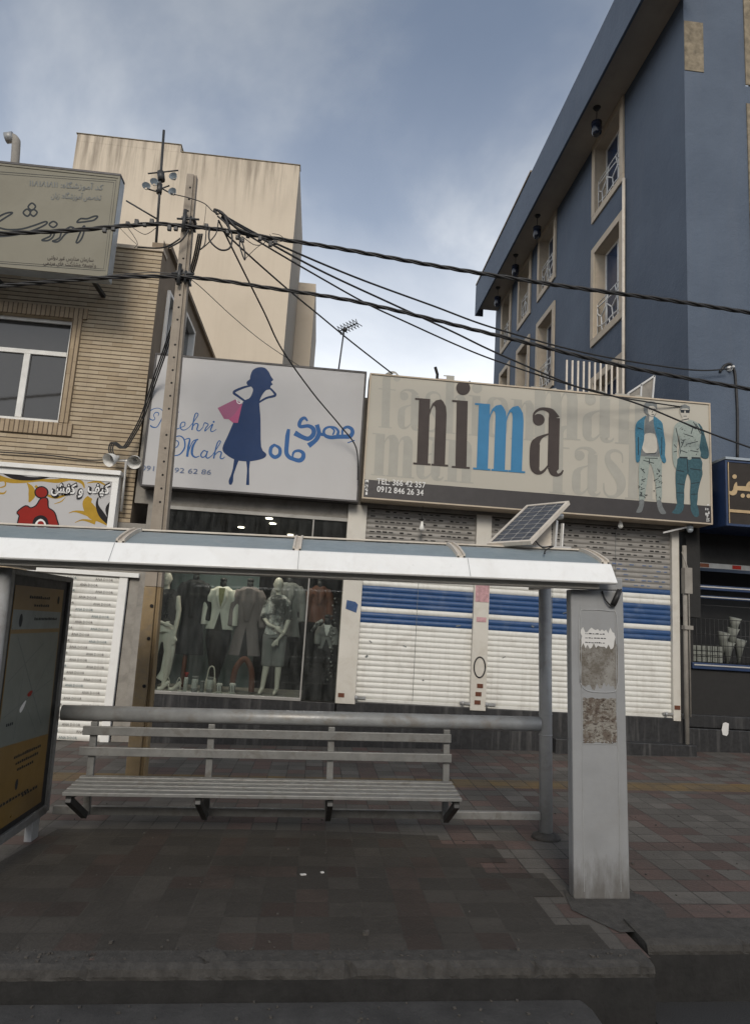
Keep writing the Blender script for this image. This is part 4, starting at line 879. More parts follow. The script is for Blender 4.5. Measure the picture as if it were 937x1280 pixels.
# ------------------------------------------------------------------ solar panel on the roof ridge
BL = Vector((1.375, 5.28, 2.470)); A_ = Vector((0.268, -0.29, 0.0)); B_ = Vector((0.43, 0.32, 0.39)); nrm = A_.cross(B_).normalized()
if nrm.z < 0: nrm = -nrm
sp = thing('solar_panel', 'tilted solar panel on a pale bracket on the right end of the canopy', 'solar panel', tuple(BL), tilt=True)
au, bu = A_.normalized(), B_.normalized(); t = .035
c0 = BL+(A_+B_)/2 - nrm*t/2
mb = MB()
for s_ in (-1, 1):
    mb.obox(c0+s_*(A_/2-au*.012), au*.012, B_/2, nrm*t/2); mb.obox(c0+s_*(B_/2-bu*.012), A_/2-au*.025, bu*.012, nrm*t/2)
mb.build('frame', 'rib_beige', sp, .002)
mb = MB(); mb.obox(BL+(A_+B_)/2-nrm*.012, A_/2-au*.024, B_/2-bu*.024, nrm*.006); ce = mb.build('cells', 'cell', sp)
mb = MB()
for i in range(1, 4): c_ = BL+A_*i/4+B_/2-nrm*.005; mb.obox(c_, au*.003, B_/2-bu*.024, nrm*.0005)
for i in range(1, 9): c_ = BL+A_/2+B_*i/9-nrm*.0045; mb.obox(c_, A_/2-au*.024, bu*.003, nrm*.0005)
for i in range(1, 4):
    for j in range(1, 9): c_ = BL+A_*i/4+B_*j/9-nrm*.0035; mb.obox(c_, au*.009, bu*.009, nrm*.0005)
mb.build('cell_grid', 'cell_line', ce)
mb = MB(); mb.box(1.79, 1.93, 5.33, 5.42, 2.455, 2.70); mb.build('bracket_box', 'rib_beige', sp, .006)
mb = MB(); mb.bar((1.96, 5.36, 2.45), (1.985, 5.38, 2.70), .03, .03); mb.bar((2.02, 5.36, 2.45), (2.05, 5.40, 2.68), .025, .02); mb.tube([(1.85, 5.38, 2.72), (2.05, 5.40, 2.74)], .025, 8); mb.box(1.52, 2.08, 5.29, 5.36, 2.450, 2.475); mb.build('struts', 'alu', sp, .003)
mb = MB(); mb.tube(cm([(1.75, 5.2, 2.50), (1.80, 5.18, 2.45), (1.86, 5.1, 2.45), (1.75, 4.95, 2.40), (1.70, 4.83, 2.36)], 6), .006, 5); mb.build('lead', 'cable', sp)

# ------------------------------------------------------------------ utility pole
PBX = -1.755
def pole_pt(z): return Vector((PBX-0.020*z/1.0*1.0-.005*0, 7.65, z))
up_ = thing('utility_pole', 'leaning concrete utility pole with bolt holes and faded yellow foot', 'utility pole', (PBX, 7.65, gz(PBX)))
def pole_seg(mb, z0, z1, mi=0, x0f=1.0):
    for a, b_, y0, y1 in ((-.115, .030, -.085, .085), (.030, .062, -.045, .05), (.062, .085, -.06, .085)):
        V = []
        for z in (z0, z1):
            k = 1.0-0.42*z/7.1; cx = pole_pt(z).x
            V += [(cx+a*k, 7.65+y0*k, z), (cx+b_*k, 7.65+y0*k, z), (cx+b_*k, 7.65+y1*k, z), (cx+a*k, 7.65+y1*k, z)]
        mb.mesh(V, [(0, 1, 2, 3), (4, 7, 6, 5), (0, 4, 5, 1), (1, 5, 6, 2), (2, 6, 7, 3), (3, 7, 4, 0)], mi)
mb = MB(); pole_seg(mb, 2.06, 7.06); shm = mb
mb = MB(); pole_seg(mb, -0.05, 2.058); mb.build('painted_foot', 'pole_yellow', up_, .012)
mb = shm
for i in range(26):
    z = 3.0+i*.155
    if i % 7 == 6: continue
    k = 1.0-0.42*z/7.1; cx = pole_pt(z).x-.02*k; mb.tube([(cx, 7.65-.085*k-.003, z), (cx, 7.65-.085*k+.004, z)], .014, 8, 1)
for z in (1.0, 1.5, 1.85): cx = pole_pt(z).x; mb.tube([(cx, 7.56, z), (cx, 7.57, z)], .02, 8, 1)
mb.build('shaft', ['concrete', 'dark_hole'], up_, .008)
for z in (6.42, 5.72):
    mb = MB(); k = 1.0-.42*z/7.1; cx = pole_pt(z).x
    for dz in (-.05, .05): mb.box(cx-.13*k, cx+.13*k, 7.65-.10*k, 7.65+.10*k, z+dz-.012, z+dz+.012)
    mb.tube([(cx-.03, 7.54, z-.14), (cx-.03, 7.54, z+.12)], .022, 8); mb.tube([(cx+.04, 7.55, z-.1), (cx+.04, 7.55, z+.05)], .014, 6); mb.tube([(cx-.12, 7.55, z), (cx+.14, 7.55, z+.02)], .012, 6)
    mb.build('cable_clamp', 'dark_steel', up_)

# ------------------------------------------------------------------ shop signs
def cabinet(root, x0, x1, y0, y1, z0, z1, face, edge, rim=0.03, rimmat=None, lip=.006):
    mb = MB(); mb.box(x0, x1, y0+.012, y1, z0, z1); c = mb.build('cabinet', edge, root, .006)
    mb = MB(); mb.box(x0+rim, x1-rim, y0+.004, y0+.012, z0+rim, z1-rim); f = mb.build('face', face, root)
    mb = MB()
    for a in ((x0, x1, z1-rim, z1), (x0, x1, z0, z0+rim), (x0, x0+rim, z0+rim, z1-rim), (x1-rim, x1, z0+rim, z1-rim)): mb.box(a[0], a[1], y0-lip, y0+.0115, a[2], a[3])
    mb.build('rim', rimmat or edge, root, .003)
    return f
# --- Mehri Mah
YM = 9.868
sg = thing('shop_sign', 'pale grey sign with a navy woman carrying pink shopping bags', 'sign', (-1.1, YM, 3.56))
f = cabinet(sg, -2.70, 0.49, YM, YM+.27, 3.565, 5.615, 'mehri_face', 'sign_dark_frame', .028)
YP = YM+.0035
o, k = (270, 440), 4.932
P = Print(YP, o, k)
P.fill([(275, 93), (303, 99), (325, 122), (338, 148), (353, 172), (340, 184), (350, 200), (338, 208), (330, 230), (312, 234), (298, 247), (282, 270), (268, 305), (268, 330), (275, 420), (279, 585), (310, 628), (298, 652), (255, 667), (190, 675), (120, 665), (62, 632), (40, 592), (75, 510), (110, 430), (145, 360), (166, 310), (182, 295), (205, 285), (222, 258), (228, 230), (215, 212), (193, 203), (189, 184), (208, 168), (211, 150), (224, 115), (248, 98)], 3)
P.line([(222, 206), (165, 220), (110, 248), (140, 275), (182, 305)], [10, 14, 16, 14, 12], 5); P.line([(330, 222), (352, 243), (364, 268), (310, 284), (262, 312)], [12, 13, 16, 13, 12], 5)
P.line([(127, 660), (112, 720), (100, 760), (92, 795), (88, 818)], [30, 17, 16, 27, 14], 5); P.line([(198, 668), (198, 720), (197, 770), (195, 820)], [26, 14, 16, 20], 5)
P.done('woman_silhouette', 'navy', sg)
P = Print(YP-.002, o, k); P.fill([(10, 345), (118, 292), (162, 320), (135, 437), (104, 436), (78, 414), (50, 413)]); P.fill([(160, 318), (135, 437), (104, 436), (80, 415), (112, 388)], 0, 1)
P.line([(128, 292), (133, 312), (150, 318), (158, 300)], 5, 5, 2); P.done('shopping_bags', ['pink_dark', 'pink', 'white_print'], sg)
P = Print(YP, (330, 500), 7.208); P.kw = 1.22
P.line([(708, 326), (704, 298), (712, 262), (750, 243), (788, 262), (795, 298), (770, 328), (720, 330), (660, 332), (600, 337), (556, 324), (530, 295)], [10, 16, 18, 22, 27, 30, 32, 32, 30, 28, 26, 20])
P.line([(540, 318), (538, 280), (556, 254), (592, 243), (640, 250), (668, 282), (660, 318)], [22, 20, 18, 16, 16, 20, 22]); P.line([(602, 248), (632, 275), (618, 315)], [12, 14, 12])
P.line([(475, 222), (488, 262), (494, 300), (480, 340), (452, 374), (400, 412)], [34, 30, 33, 34, 32, 40]); P.line([(490, 305), (545, 314)], [26, 22], 0)
P.line([(392, 190), (366, 162), (336, 176), (318, 215), (330, 240), (400, 234), (444, 262), (444, 310), (402, 348), (345, 334), (276, 296)], [12, 22, 26, 28, 26, 27, 33, 34, 33, 33, 40])
P.line([(752, 386), (815, 363)], 8, 0)
P.line([(262, 530), (258, 498), (274, 466), (315, 457), (352, 480), (350, 522), (318, 545), (268, 534), (226, 514), (202, 475), (205, 400), (212, 320), (222, 262)], [10, 15, 18, 22, 28, 33, 32, 28, 30, 32, 32, 32, 22])
P.line([(100, 402), (64, 430), (60, 485), (98, 515), (140, 490), (140, 436), (92, 403)], [20, 26, 26, 28, 26, 24, 16])
P.done('persian_lettering', 'royal', sg)
P = Print(YP, (170, 480), 7.208)
P.line([(200, 290), (205, 262), (178, 256), (160, 282), (172, 312), (150, 326), (118, 302), (124, 250), (165, 222), (212, 220), (245, 250), (252, 320)], [4, 8, 8, 7, 7, 9, 11, 10, 7, 6, 9, 14])
P.line([(130, 372), (150, 388), (190, 386), (225, 330), (262, 250)], [13, 12, 8, 9, 10]); P.line([(262, 250), (262, 330), (270, 390)], [12, 16, 12]); P.line([(270, 390), (300, 310), (345, 268), (386, 252)], [8, 8, 9, 12]); P.line([(352, 262), (330, 320), (326, 380), (355, 408), (405, 392)], [8, 18, 18, 12, 6])
P.line([(400, 392), (436, 378), (442, 348), (416, 346), (400, 376), (410, 408), (440, 414), (478, 392)], [6, 8, 9, 9, 12, 11, 8, 6])
P.line([(478, 392), (528, 330), (560, 278), (546, 262), (528, 290), (505, 415)], [6, 7, 9, 9, 11, 13]); P.line([(506, 395), (535, 357), (560, 366), (550, 410), (572, 422), (604, 390)], [6, 9, 12, 12, 9, 6])
P.line([(604, 390), (614, 358), (625, 350), (652, 366), (630, 396), (622, 424), (650, 400)], [6, 8, 10, 9, 10, 10, 6]); P.line([(648, 402), (692, 362), (674, 410), (686, 430), (726, 408)], [6, 11, 12, 9, 5]); P.disc(701, 341, 9)
P.line([(346, 522), (366, 510), (386, 530), (372, 564), (336, 576), (316, 548), (340, 490), (394, 468), (434, 500), (440, 570), (402, 628), (352, 645), (314, 625)], [8, 9, 10, 9, 8, 8, 9, 10, 13, 14, 11, 9, 7])
P.line([(440, 500), (484, 494), (474, 560), (462, 655)], [7, 12, 20, 22]); P.line([(464, 645), (492, 560), (520, 512), (562, 500)], [7, 8, 9, 13]); P.line([(546, 505), (514, 560), (505, 628), (534, 660), (574, 648)], [10, 20, 20, 12, 7])
P.line([(640, 612), (612, 600), (586, 634), (596, 660), (624, 650), (645, 606)], [8, 10, 12, 11, 8, 8]); P.line([(647, 604), (632, 652), (650, 668), (690, 640)], [11, 12, 10, 6])
P.line([(688, 642), (736, 570), (762, 522), (746, 514), (726, 556), (700, 672)], [6, 7, 9, 9, 11, 13]); P.line([(702, 652), (740, 612), (770, 617), (760, 664), (780, 673), (802, 655)], [6, 9, 12, 12, 9, 5])
P.done('script_lettering', 'royal', sg)
text('0912', 'phone_number', 'grey_blue_print', sg, P.at(48, 778), P.at(222, 788), .108, shear=0.05); text('592 62 86', 'phone_number', 'grey_blue_print', sg, P.at(298, 795), P.at(676, 818), .108, shear=0.05)
# --- nima
YN = 9.768
sn = thing('shop_sign', 'long cream sign with big dark and blue letters and two young men', 'sign', (3.2, YN, 3.6))
f = cabinet(sn, 0.535, 5.945, YN, YN+.36, 3.61, 5.56, 'nima_face', 'beige_trim', .022, lip=.013)
YQ = YN+.0035
def didone(P, ch, o, ex, ey, mi=0):
    """heavy high-contrast letter drawn in units of its x-height"""
    T = lambda u, v: (o[0]+ex[0]*u+ey[0]*v, o[1]+ex[1]*u+ey[1]*v)
    s_ = math.hypot(*ex)
    F = lambda pts, sm=0: P.fill([T(*p) for p in pts], sm, mi)
    L = lambda pts, w: P.line([T(*p) for p in pts], [q*s_ for q in w], 6, mi)
    def stem(x, w=.17, top=1.0, s1=1, s2=1, base=0): F([(x, base+.0), (x+w, base), (x+w, top), (x, top)])
    def serif(x0, x1, v): F([(x0, v-.012), (x1, v-.012), (x1, v+.016), (x0, v+.016)])
    def arch(x, gap=.09, w=.17):     # springs from a stem whose right side is x
        a = x+gap; F([(a, 0), (a+w, 0), (a+w, .78), (a+w-.015, .90), (a+w-.06, .975), (a+w*.45, 1.005), (a, .985), (a-gap*.6, .93), (x-.002, .83), (x-.002, .74), (x+gap*.25, .84), (x+gap*.62, .905), (a-.012, .89), (a, .83)])
    if ch in 'nm':
        stem(.05); serif(-.005, .26, 0); serif(-.01, .10, .985); arch(.22); serif(.275, .53, 0)
        if ch == 'm': arch(.48); serif(.535, .79, 0)
        return .56 if ch == 'n' else .82
    if ch == 'i': stem(.05); serif(-.005, .27, 0); serif(-.02, .10, .985); c_ = T(.145, 1.19); P.disc(c_[0], c_[1], .107*s_, .107*s_, mi); return .32
    if ch == 'h': stem(.05, .17, 1.45); serif(-.005, .26, 0); serif(-.01, .1, 1.43); arch(.22); serif(.275, .53, 0); return .56
    if ch == 'o': L([(.26, .985), (.12, .9), (.10, .5), (.12, .1), (.26, .01)], [.03, .12, .17, .12, .03]); L([(.26, .985), (.40, .9), (.42, .5), (.40, .1), (.26, .01)], [.03, .12, .17, .12, .03]); return .56
    if ch == 'f': stem(.08, .17, 1.05); serif(.02, .30, 0); serif(.0, .36, .96); L([(.165, 1.0), (.17, 1.25), (.25, 1.38), (.34, 1.40), (.40, 1.34)], [.17, .16, .08, .04, .03]); c_ = T(.38, 1.27); P.disc(c_[0], c_[1], .075*s_, .075*s_, mi); return .42
    if ch == 's': L([(.36, .74), (.34, .93), (.22, .99), (.11, .92), (.10, .77), (.20, .60), (.32, .40), (.34, .2), (.26, .04), (.13, .01), (.05, .10), (.03, .28)], [.02, .03, .05, .08, .12, .17, .18, .14, .07, .04, .03, .02]); return .42
    if ch == 'a':
        L([(.05, .80), (.055, .91), (.13, .98), (.22, .992), (.31, .96), (.355, .86)], [.02, .03, .04, .05, .09, .168]); F([(.272, .12), (.44, .10), (.44, .87), (.272, .87)])
        L([(.356, .12), (.365, .05), (.42, .016), (.475, .04), (.505, .095)], [.168, .11, .05, .035, .02]); c_ = T(.125, .825); P.disc(c_[0], c_[1], .088*s_, .088*s_, mi)
        L([(.285, .625), (.18, .575), (.11, .51), (.078, .42), (.078, .15), (.105, .06), (.165, .03), (.225, .07), (.28, .15)], [.02, .045, .10, .145, .145, .11, .05, .035, .02]); return .53
    return .3
G_ = Print(YQ, (450, 460), 3.47, .00003)
def word(P, w, o, ex, ey):
    x, y = o
    for ch in w:
        a = didone(P, ch, (x, y), ex, ey) if ch != ' ' else .3
        x += ex[0]*a; y += ex[1]*a
word(G_, 'fashion', (75, 255), (205, 18), (5, -172))
word(G_, 'man', (48, 462), (235, 20), (8, -180))
word(G_, 'man', (740, 295), (270, 22), (3, -215))
G_.view((660, 480), 6.693); word(G_, 'fash', (165, 905), (470, 36), (8, -395))
G_.done('ghost_lettering', 'ghost', sn)
for ch, vw, o_, ex_, ey_, m_ in (('n', ((450, 460), 3.47), (231, 414), (283, 19), (10, -284), 'nima_dark'), ('i', ((450, 460), 3.47), (398, 429), (283, 19), (6, -290), 'nima_dark'),
                                 ('m', ((450, 460), 3.47), (490, 436), (284, 21), (10, -284), 'nima_blue'), ('a', ((660, 480), 6.693), (6, 752), (560, 42), (12, -556), 'nima_dark')):
    P = Print(YQ-.006, *vw, .00008); didone(P, ch, o_, ex_, ey_); P.done('letter', m_, sn)
mb = MB(); mb.box(.557, 5.923, YN-.0055, YN+.0035, 3.632, 3.90); mb.build('dark_footer', 'sign_dark_frame', sn)
mb = MB(); rr = random.Random(12)
for x0, n in ((5.83, 22), (.565, 18)):
    for i in range(n): z = 3.65+.26*rr.random() if x0 > 1 else 3.66+.22*rr.random(); x = x0+rr.uniform(0, .05 if x0 > 1 else .03); mb.box(x, x+rr.uniform(.01, .03), YN-.008, YN-.006, z, z+rr.uniform(.01, .04))
mb.build('peeled_flakes', 'white_print', sn)
P = Print(YQ, (450, 460), 3.47)
text('TEL: 366 42 357', 'phone_number', 'white_print', sn, P.at(71, 503), P.at(282, 521), .125, dy=.012, bold=.008)
text('0912 846 26 34', 'phone_number', 'white_print', sn, P.at(72, 537), P.at(273, 554), .125, dy=.012, bold=.008)
# the two printed men
Z_ = ((760, 480), 5.294)
mm = ['skin_print', 'grey_print', 'denim', 'pale_denim', 'ink', 'teal_print']
P = Print(YQ-.0095, *Z_, .00003)
P.fill([(215, 478), (335, 480), (353, 525), (352, 600), (354, 720), (347, 776), (318, 776), (311, 660), (287, 545), (270, 532), (262, 600), (246, 700), (237, 770), (204, 772), (202, 700), (199, 600), (203, 520)], 2, 3)
P.fill([(205, 768), (236, 768), (229, 818), (215, 848), (183, 850), (192, 825), (203, 800)], 2, 1); P.fill([(318, 772), (347, 772), (357, 812), (380, 850), (372, 860), (345, 858), (326, 822)], 2, 1)
P.fill([(245, 210), (305, 212), (312, 300), (335, 400), (336, 482), (214, 478), (220, 420), (238, 330)], 1, 1); P.fill([(243, 330), (305, 330), (322, 400), (318, 445), (285, 462), (245, 455), (222, 425), (230, 370)], 2, 0); P.line([(250, 462), (312, 460)], 7, 0, 4)
P.fill([(248, 208), (208, 234), (186, 255), (176, 300), (178, 400), (180, 495), (190, 520), (207, 505), (216, 440), (235, 370), (236, 300), (238, 240)], 2, 2); P.fill([(300, 213), (335, 236), (357, 262), (366, 330), (376, 400), (372, 470), (382, 508), (366, 524), (344, 488), (334, 420), (318, 345), (303, 290), (297, 240)], 2, 2)
P.fill([(270, 205), (298, 208), (296, 232), (268, 250)], 0, 0); P.fill([(232, 165), (238, 130), (262, 115), (300, 117), (320, 136), (319, 185), (302, 215), (272, 214), (240, 190)], 2, 1); P.fill([(262, 152), (295, 146), (317, 166), (314, 192), (298, 211), (278, 211), (262, 190)], 2, 0)
for a in ([(268, 168), (290, 165)], [(298, 166), (314, 170)], [(286, 190), (292, 180)], [(284, 201), (300, 202)], [(240, 490), (325, 492)], [(270, 495), (268, 530)], [(215, 560), (240, 590)], [(218, 640), (246, 625)], [(212, 700), (238, 690)], [(300, 640), (330, 625)], [(310, 690), (345, 680)], [(322, 560), (340, 585)], [(190, 290), (225, 300)], [(320, 290), (352, 300)], [(352, 350), (350, 470)], [(196, 350), (198, 470)], [(230, 505), (300, 525)], [(206, 740), (236, 742)]): P.line(a, 5, 0, 4)
r = random.Random(3)
for i in range(46):
    x, y = (r.uniform(206, 245), r.uniform(560, 760)) if i % 2 else (r.uniform(305, 348), r.uniform(560, 760))
    P.line([(x, y), (x+r.uniform(-14, 14), y+r.uniform(-12, 12))], r.uniform(2, 6), 0, 4)
P.done('printed_man', mm, sn)
P = Print(YQ-.0095, *Z_, .00003)
P.fill([(590, 258), (618, 285), (642, 360), (662, 440), (660, 488), (630, 492), (605, 470), (596, 380), (580, 300)], 2, 5)
P.fill([(470, 482), (607, 485), (618, 560), (621, 600), (606, 650), (591, 720), (584, 798), (543, 798), (540, 700), (542, 640), (525, 592), (511, 630), (500, 700), (498, 793), (455, 793), (447, 700), (443, 620), (447, 560), (455, 520)], 2, 5)
P.fill([(455, 788), (498, 790), (491, 835), (465, 860), (418, 852), (440, 825)], 2, 5); P.fill([(545, 794), (585, 796), (598, 870), (570, 878), (546, 840)], 2, 5)
P.fill([(485, 242), (525, 236), (588, 256), (612, 330), (600, 420), (606, 485), (470, 482), (472, 400), (464, 335), (452, 430), (455, 490), (447, 560), (426, 515), (421, 420), (430, 310), (442, 268)], 2, 3)
P.fill([(490, 200), (522, 200), (526, 245), (484, 250)], 0, 0); P.fill([(470, 165), (480, 142), (505, 134), (535, 150), (538, 185), (521, 225), (496, 228), (476, 200)], 2, 0); P.fill([(469, 172), (478, 142), (505, 133), (537, 150), (539, 175), (520, 162), (490, 162)], 1, 1)
P.fill([(474, 172), (502, 174), (500, 192), (478, 190)], 0, 4); P.fill([(508, 174), (537, 175), (535, 192), (511, 192)], 0, 4); P.line([(472, 172), (538, 174)], 5, 0, 4); P.line([(494, 213), (518, 213)], 4, 0, 4); P.line([(484, 240), (530, 230)], 6, 0, 4)
P.line([(470, 486), (607, 490)], 10, 0, 4); P.disc(535, 490, 14, 12, 3)
for a in ([(445, 290), (470, 400)], [(470, 400), (475, 460)], [(500, 330), (560, 350)], [(510, 400), (590, 380)], [(520, 270), (580, 300)], [(560, 250), (610, 330)], [(575, 262), (628, 340)], [(480, 440), (520, 455)], [(540, 440), (595, 450)], [(450, 570), (500, 580)], [(540, 560), (610, 570)], [(520, 500), (525, 585)], [(455, 660), (500, 665)], [(545, 660), (600, 650)], [(450, 720), (498, 722)], [(545, 730), (588, 728)], [(432, 400), (450, 420)], [(430, 450), (452, 445)], [(500, 370), (480, 420)], [(560, 280), (545, 330)]): P.line(a, 5, 0, 4)
for i in range(30): x, y = r.uniform(478, 596), r.uniform(270, 475); P.line([(x, y), (x+r.uniform(-12, 12), y+r.uniform(-9, 9))], r.uniform(2, 5), 0, 4)
P.done('printed_man', mm, sn)
# --- language school
YS = 9.268
ss = thing('school_sign', 'worn olive grey lightbox sign with outlined persian writing above the brick house', 'sign', (-4.2, YS, 6.45))
f = cabinet(ss, -6.8, -3.335, YS, YS+.22, 6.445, 8.04, 'school_face', 'sign_edge', .03, 'school_face')
mb = MB(); mb.box(-6.8, -3.33, YS-.012, YS+.2, 8.043, 8.075); mb.build('top_flashing', 'sign_dark_frame', ss)
for x in (-3.7, -5.2):
    for z in (6.55, 7.3): mb = MB(); mb.box(x, x+.06, YS+.22, YF-.002, z, z+.05); mb.build('wall_bracket', 'dark_steel', ss)
P = Print(YS+.0035, (0, 200), 5.856)
W3 = 13
for pts in ([(235, 316), (262, 340), (236, 368), (208, 344)], [(200, 360), (225, 384), (202, 412), (172, 386)], [(246, 362), (274, 384), (248, 412), (222, 388)], [(392, 450), (420, 470), (392, 494), (362, 472)],
            [(385, 517), (402, 530), (386, 568), (350, 590), (308, 588), (332, 575), (368, 558), (378, 534)], [(520, 490), (544, 508), (482, 540), (446, 582), (418, 600), (386, 594), (412, 585), (440, 566), (452, 530), (486, 506)],
            [(565, 455), (592, 430), (640, 430), (692, 412), (716, 415), (690, 440), (640, 450), (590, 456)], [(606, 495), (622, 490), (606, 560), (580, 600), (560, 604), (572, 570)],
            [(-20, 498), (60, 510), (160, 505), (250, 480), (330, 452), (346, 463), (300, 492), (200, 530), (90, 552), (-20, 555)], [(-20, 430), (0, 412), (40, 392), (78, 384), (92, 390), (45, 420), (0, 448), (-20, 455)]): P.line(pts, W3, 5, 0, True)
P.line([(-60, 82), (852, 150), (775, 812), (-60, 752)], 4, 0); P.line([(-60, 98), (835, 164), (760, 798), (-60, 738)], 3, 0)
P.done('outlined_lettering', 'ink', ss)
text(persian('کد آموزشگاه: ۱۱۸۱۸۱۸۱۱'), 'small_lettering', 'grey_print', ss, P.at(215, 190), P.at(755, 222), .125, bold=.008)
text(persian('تخصص آموزشگاه: زبان'), 'small_lettering', 'grey_print', ss, P.at(375, 278), P.at(740, 296), .125, bold=.008)
text(persian('سازمان مدارس غیر دولتی'), 'small_lettering', 'nima_dark', ss, P.at(350, 725), P.at(685, 745), .085, bold=.006)
text(persian('و'), 'small_lettering', 'nima_dark', ss, P.at(692, 785), P.at(704, 786), .085, bold=.006)
text(persian('توسعه مشارکت های مردمی'), 'small_lettering', 'nima_dark', ss, P.at(320, 764), P.at(684, 785), .085, bold=.006)
# --- shoe and bag shop
YH = 9.93
sk = thing('shop_sign', 'small white sign with yellow swirls and red emblem over the narrow shutter', 'sign', (-4, YH, 2.75))
f = cabinet(sk, -6.2, -3.02, YH, YF-.05, 2.72, 3.70, 'mehri_face', 'white_paint', .09)
mb = MB(); mb.box(-6.2, -2.99, YH-.06, YF, 3.703, 3.77); mb.build('top_flashing', 'white_paint', sk, .006)
P = Print(YH+.0035, (0, 585), 5.856)
P.line([(-20, 60), (60, 90), (160, 100), (300, 90), (420, 95), (520, 80), (600, 105), (620, 150)], [30, 34, 22, 18, 30, 26, 22, 6]); P.line([(200, 110), (230, 150), (235, 200), (215, 250)], [6, 40, 50, 10]); P.line([(260, 130), (330, 190), (420, 215), (520, 180)], [20, 16, 20, 6])
P.line([(-10, 95), (35, 95), (40, 130), (0, 145)], [16, 12, 10, 8]); P.line([(-10, 185), (30, 185), (50, 165)], [14, 12, 4]); P.line([(660, 215), (640, 260), (680, 330), (740, 370), (800, 420)], [40, 70, 90, 60, 20]); P.line([(505, 330), (560, 318), (660, 340)], [4, 14, 40]); P.line([(550, 400), (610, 380), (700, 400)], [4, 12, 30]); P.line([(640, 110), (720, 100), (780, 130)], [6, 16, 8]); P.line([(400, 262), (450, 245), (480, 215)], [4, 8, 3])
P.done('yellow_swirls', 'gold_print', sk)
P = Print(YH+.001, (0, 585), 5.856)
P.line([(30, 35), (110, 62), (220, 78), (330, 70), (420, 48)], [20, 40, 26, 14, 4]); P.done('black_swirl', 'black_print', sk); P = Print(YH+.001, (0, 585), 5.856)
P.line([(720, 215), (712, 270), (745, 340), (800, 405)], [8, 20, 44, 30]); P.done('black_swirl', 'black_print', sk); P = Print(YH+.001, (0, 585), 5.856); P.line([(820, 240), (795, 300), (810, 380)], [10, 44, 30]); P.done('black_swirl', 'black_print', sk)
body = [(302, 228), (345, 226), (352, 290), (392, 320), (412, 372), (412, 470), (145, 470), (147, 352), (130, 325), (190, 280), (226, 296), (270, 276)]
P = Print(YH-.0005, (0, 585), 5.856); P.disc(305, 178, 52, 46); P.line(body, 18, 3, 0, True); P.fill(body, 3); P.done('emblem_outline', 'black_print', sk)
P = Print(YH-.003, (0, 585), 5.856); P.disc(305, 178, 42, 37); P.fill(body, 3); P.done('red_emblem', 'red_print', sk)
P = Print(YH-.0045, (0, 585), 5.856); P.fill([(240, 400), (258, 362), (300, 345), (340, 362), (356, 400), (356, 460), (240, 460)], 3); P.fill([(262, 400), (300, 372), (335, 400), (335, 450), (262, 450)], 3, 1); P.fill([(278, 400), (300, 388), (322, 400), (322, 440), (278, 440)], 2, 2); P.done('emblem_eye', ['black_print', 'white_print', 'red_print'], sk)
for bo, mt, dy in ((.12, 'black_print', .007), (.02, 'white_print', .012)):
    e = .004 if bo < .05 else 0
    a, b_ = P.at(375, 180), P.at(610, 196); text(persian('و کفش'), 'persian_lettering', mt, sk, a+Vector((e, 0, e)), b_+Vector((-e, 0, e)), .205, dy=dy, bold=bo)
    a, b_ = P.at(640, 180), P.at(805, 192); text(persian('کیف'), 'persian_lettering', mt, sk, a+Vector((e, 0, e)), b_+Vector((-e, 0, e)), .205, dy=dy, bold=bo)
# --- brown sign on the far right
YB_ = 9.62
sb = thing('shop_sign', 'brown sign with brass persian letters and navy side over the dark shop', 'sign', (7, YB_, 3.58))
f = cabinet(sb, 6.075, 11, YB_, YR-.01, 3.59, 4.62, 'brown_face', 'navy_metal', .035, 'navy_metal')
mb = MB(); mb.box(6.07, 11, YB_-.03, YR, 4.623, 4.66); mb.build('top_flashing', 'sign_edge', sb)
mb = MB(); mb.box(6.118, 6.13, YB_-.012, YB_+.004, 3.63, 4.58); mb.box(6.13, 10.9, YB_-.010, YB_+.004, 3.80, 3.845); mb.build('brass_line', 'gold', sb)
P = Print(YB_-.008, (890, 560), 10.66)
P.line([(318, 455), (306, 500), (300, 560), (285, 590), (250, 600), (215, 575)], [12, 46, 60, 70, 56, 10], 5); P.line([(322, 535), (420, 540), (520, 548)], [56, 62, 66], 4); P.line([(470, 560), (470, 500), (500, 450)], [40, 50, 30], 4); P.disc(292, 381, 30); P.disc(400, 635, 28); P.disc(478, 640, 28)
P.line([(520, 548), (640, 556), (660, 480)], [66, 66, 50], 4)
P.done('brass_lettering', 'gold', sb)

# ------------------------------------------------------------------ things in the shop window
YD, ZF = 10.72, 0.63
def melt(o, vox):                                 # fuse overlapping limbs into one skin
    r = o.modifiers.new('fuse', 'REMESH'); r.mode = 'VOXEL'; r.voxel_size = vox; r.use_smooth_shade = True
    s = o.modifiers.new('soften', 'SMOOTH'); s.factor = 0.5; s.iterations = 4
def face(mb, c, k=1.0):
    c = Vector(c)
    mb.sphere(c, .095*k, 0, 16, 12, (.80, .95, 1.2)); mb.sphere(c+Vector((0, -.085*k, -.01*k)), .018*k, 0, 8, 6, (.7, 1, 1.5))
    mb.sphere(c+Vector((0, -.04*k, -.075*k)), .045*k, 0, 10, 8); [mb.sphere(c+Vector((s*.078*k, 0, -.005)), .02*k, 0, 8, 6, (.5, .8, 1.3)) for s in (-1, 1)]
    mb.sphere(c+Vector((0, -.083*k, -.052*k)), .018*k, 0, 8, 6, (1.3, .6, .5))
